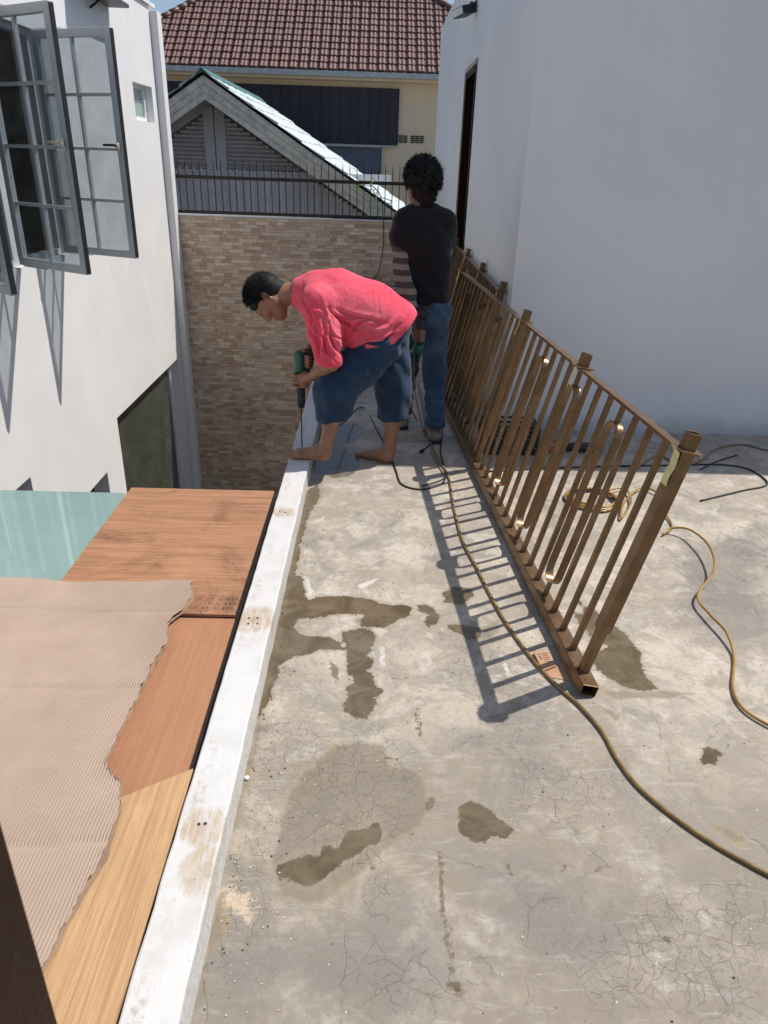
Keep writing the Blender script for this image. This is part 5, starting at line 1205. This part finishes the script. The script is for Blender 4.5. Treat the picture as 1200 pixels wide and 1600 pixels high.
s.mesh('striped_sleeve', M['stripe'], p2, folds=lambda V: .003*np.sin(V[:,2]*70 + 20*V[:,0]) + .002*np.sin(V[:,0]*90+V[:,2]*30))
s = SDF((.36, 4.4, .95), (.56, 4.84, 1.2), .005)
s.chain([Re + V3(0, 0, .07), Re, Rw], [.052, .048, .038], .02); s.mesh('striped_sleeve', M['stripe'], p2)
s = SDF((.06, 4.2, .05), (.56, 4.8, .93), .006)
s.cap(V3(.22, 4.47, .83), V3(.34, 4.47, .83), .112, .112, .05); s.cap(V3(.23, 4.43, .78), V3(.34, 4.42, .78), .085, .085, .05)
s.chain([LH, LK, LA + V3(0, 0, .03)], [.098, .070, .058], .03); s.chain([RH, RK, RA + V3(0, 0, .03)], [.098, .070, .058], .03); s.cut((0, 0, .875), (0, 0, 1))
s.cut((0, 0, .105), (0, 0, -1))
s.mesh('jeans', M['jeans'], p2, folds=lambda V: .005*np.sin(V[:,2]*42 + 20*V[:,0]+2*np.sin(V[:,1]*20))*np.sin(V[:,0]*30+V[:,2]*9) + .004*np.sin(V[:,2]*85+V[:,0]*30)*(V[:,2] < .35))
for A_ in (LA, RA):
    s = SDF(A_ - V3(.1, .1, .06), A_ + V3(.1, .1, .12), .005); s.cap(A_ + V3(0, 0, .022), A_ + V3(0, 0, .045), .066, .066, .005); s.cut(A_ + V3(0, 0, .012), (0, 0, -1)); s.cut(A_ + V3(0, 0, .062), (0, 0, 1)); s.mesh('jeans_cuff', M['jeans'], p2)
    d = V3(-.12, .98, 0); d /= np.linalg.norm(d)
    s = SDF(A_ - V3(.14, .12, .09), A_ + V3(.14, .28, .08), .005)
    s.cap(A_*[1,1,0] + d*-.035 + V3(0,0,.045), A_*[1,1,0] + d*.02 + V3(0,0,.055), .036, .040, .03); s.cap(A_*[1,1,0] + d*0 + V3(0,0,.035), A_*[1,1,0] + d*.17 + V3(0,0,.03), .038, .032, .04); s.cut((0, 0, .012), (0, 0, -1))
    sh = s.mesh('shoe', M['sole'], p2)
    s = SDF(A_*[1,1,0] - V3(.14, .12, .01), A_*[1,1,0] + V3(.14, .28, .05), .005); s.cap(A_*[1,1,0] + d*-.035 + V3(0,0,.02), A_*[1,1,0] + d*.175 + V3(0,0,.02), .042, .036, .01); s.cut((0, 0, .018), (0, 0, 1)); s.cut((0, 0, .002), (0, 0, -1)); s.mesh('shoe_sole', M['black_plastic'], p2)
# belt of striped undershirt below the tee
s = SDF((.06, 4.25, .78), (.5, 4.7, .9), .006); s.cap(V3(.22, 4.47, .83), V3(.335, 4.47, .83), .118, .118, .03); s.cut((0, 0, .862), (0, 0, 1)); s.cut((0, 0, .835), (0, 0, -1)); s.mesh('undershirt_hem', M['stripe'], p2)
# thick wavy hair
s = SDF((.06, 4.28, 1.38), (.42, 4.62, 1.70), .005)
hu = hup/np.linalg.norm(hup); ff = hf - hu*(hf@hu); ff /= np.linalg.norm(ff)
s.cap(H2(.030, -.030), H2(.035, .02), .104, .100, .03, (hs2, 1.08)); s.cap(H2(-.01, -.045), H2(-.075, -.055), .085, .055, .03, (hs2, .95)); s.cap(H2(-.05, .075), H2(-.0, .12), .08, .07, .01, op='s')
s.mesh('hair', M['hair'], p2, folds=lambda V: .005*np.sin(V[:,0]*95+3*np.sin(V[:,2]*60))*np.sin(V[:,2]*80+V[:,1]*70) + .004*np.sin(V[:,0]*210+V[:,2]*170))
def hd2(rs):
    while True:
        v = rs.normal(0, 1, 3); v /= np.linalg.norm(v); u_, f_, s_ = v @ hu, v @ ff, v @ hs2
        if u_ > -.8 and f_ < .55 + .6*u_: break
    p = H2(.022, -.018) + hu*u_*(.104 if u_ > 0 else .135) + ff*f_*.104 + hs2*s_*(.092 if u_ > -.4 else .06); return p, v*.7 + rs.normal(0, .5, 3)
strands('hair_strands', None, hd2, M['hair'], p2, 3200, .034, .0014, .22, 5, .28)
# tool in his left hand
td = empty('power_tool', (.258, 4.24, .74), 'black corded power tool held low in the left hand of the standing man', 'power tool')
MB().tube([(.0, 0, .09), (0, 0, .05), (.0, 0, -.05), (.0, 0, -.08)], [.018, .020, .020, .024], 12).build('tool_grip', M['black_plastic'], td, True)
MB().tube([(.03, -.02, .085), (.0, 0, .10), (-.02, .02, .105), (.07, -.05, .15)], [.026, .030, .022, .006], 12).build('tool_head', M['black_plastic'], td, True)
MB().tube([(0, 0, -.08), (-.01, .01, -.12), (-.04, .02, -.14)], [.026, .030, .020], 12).build('battery', M['green_tool'], td, True)
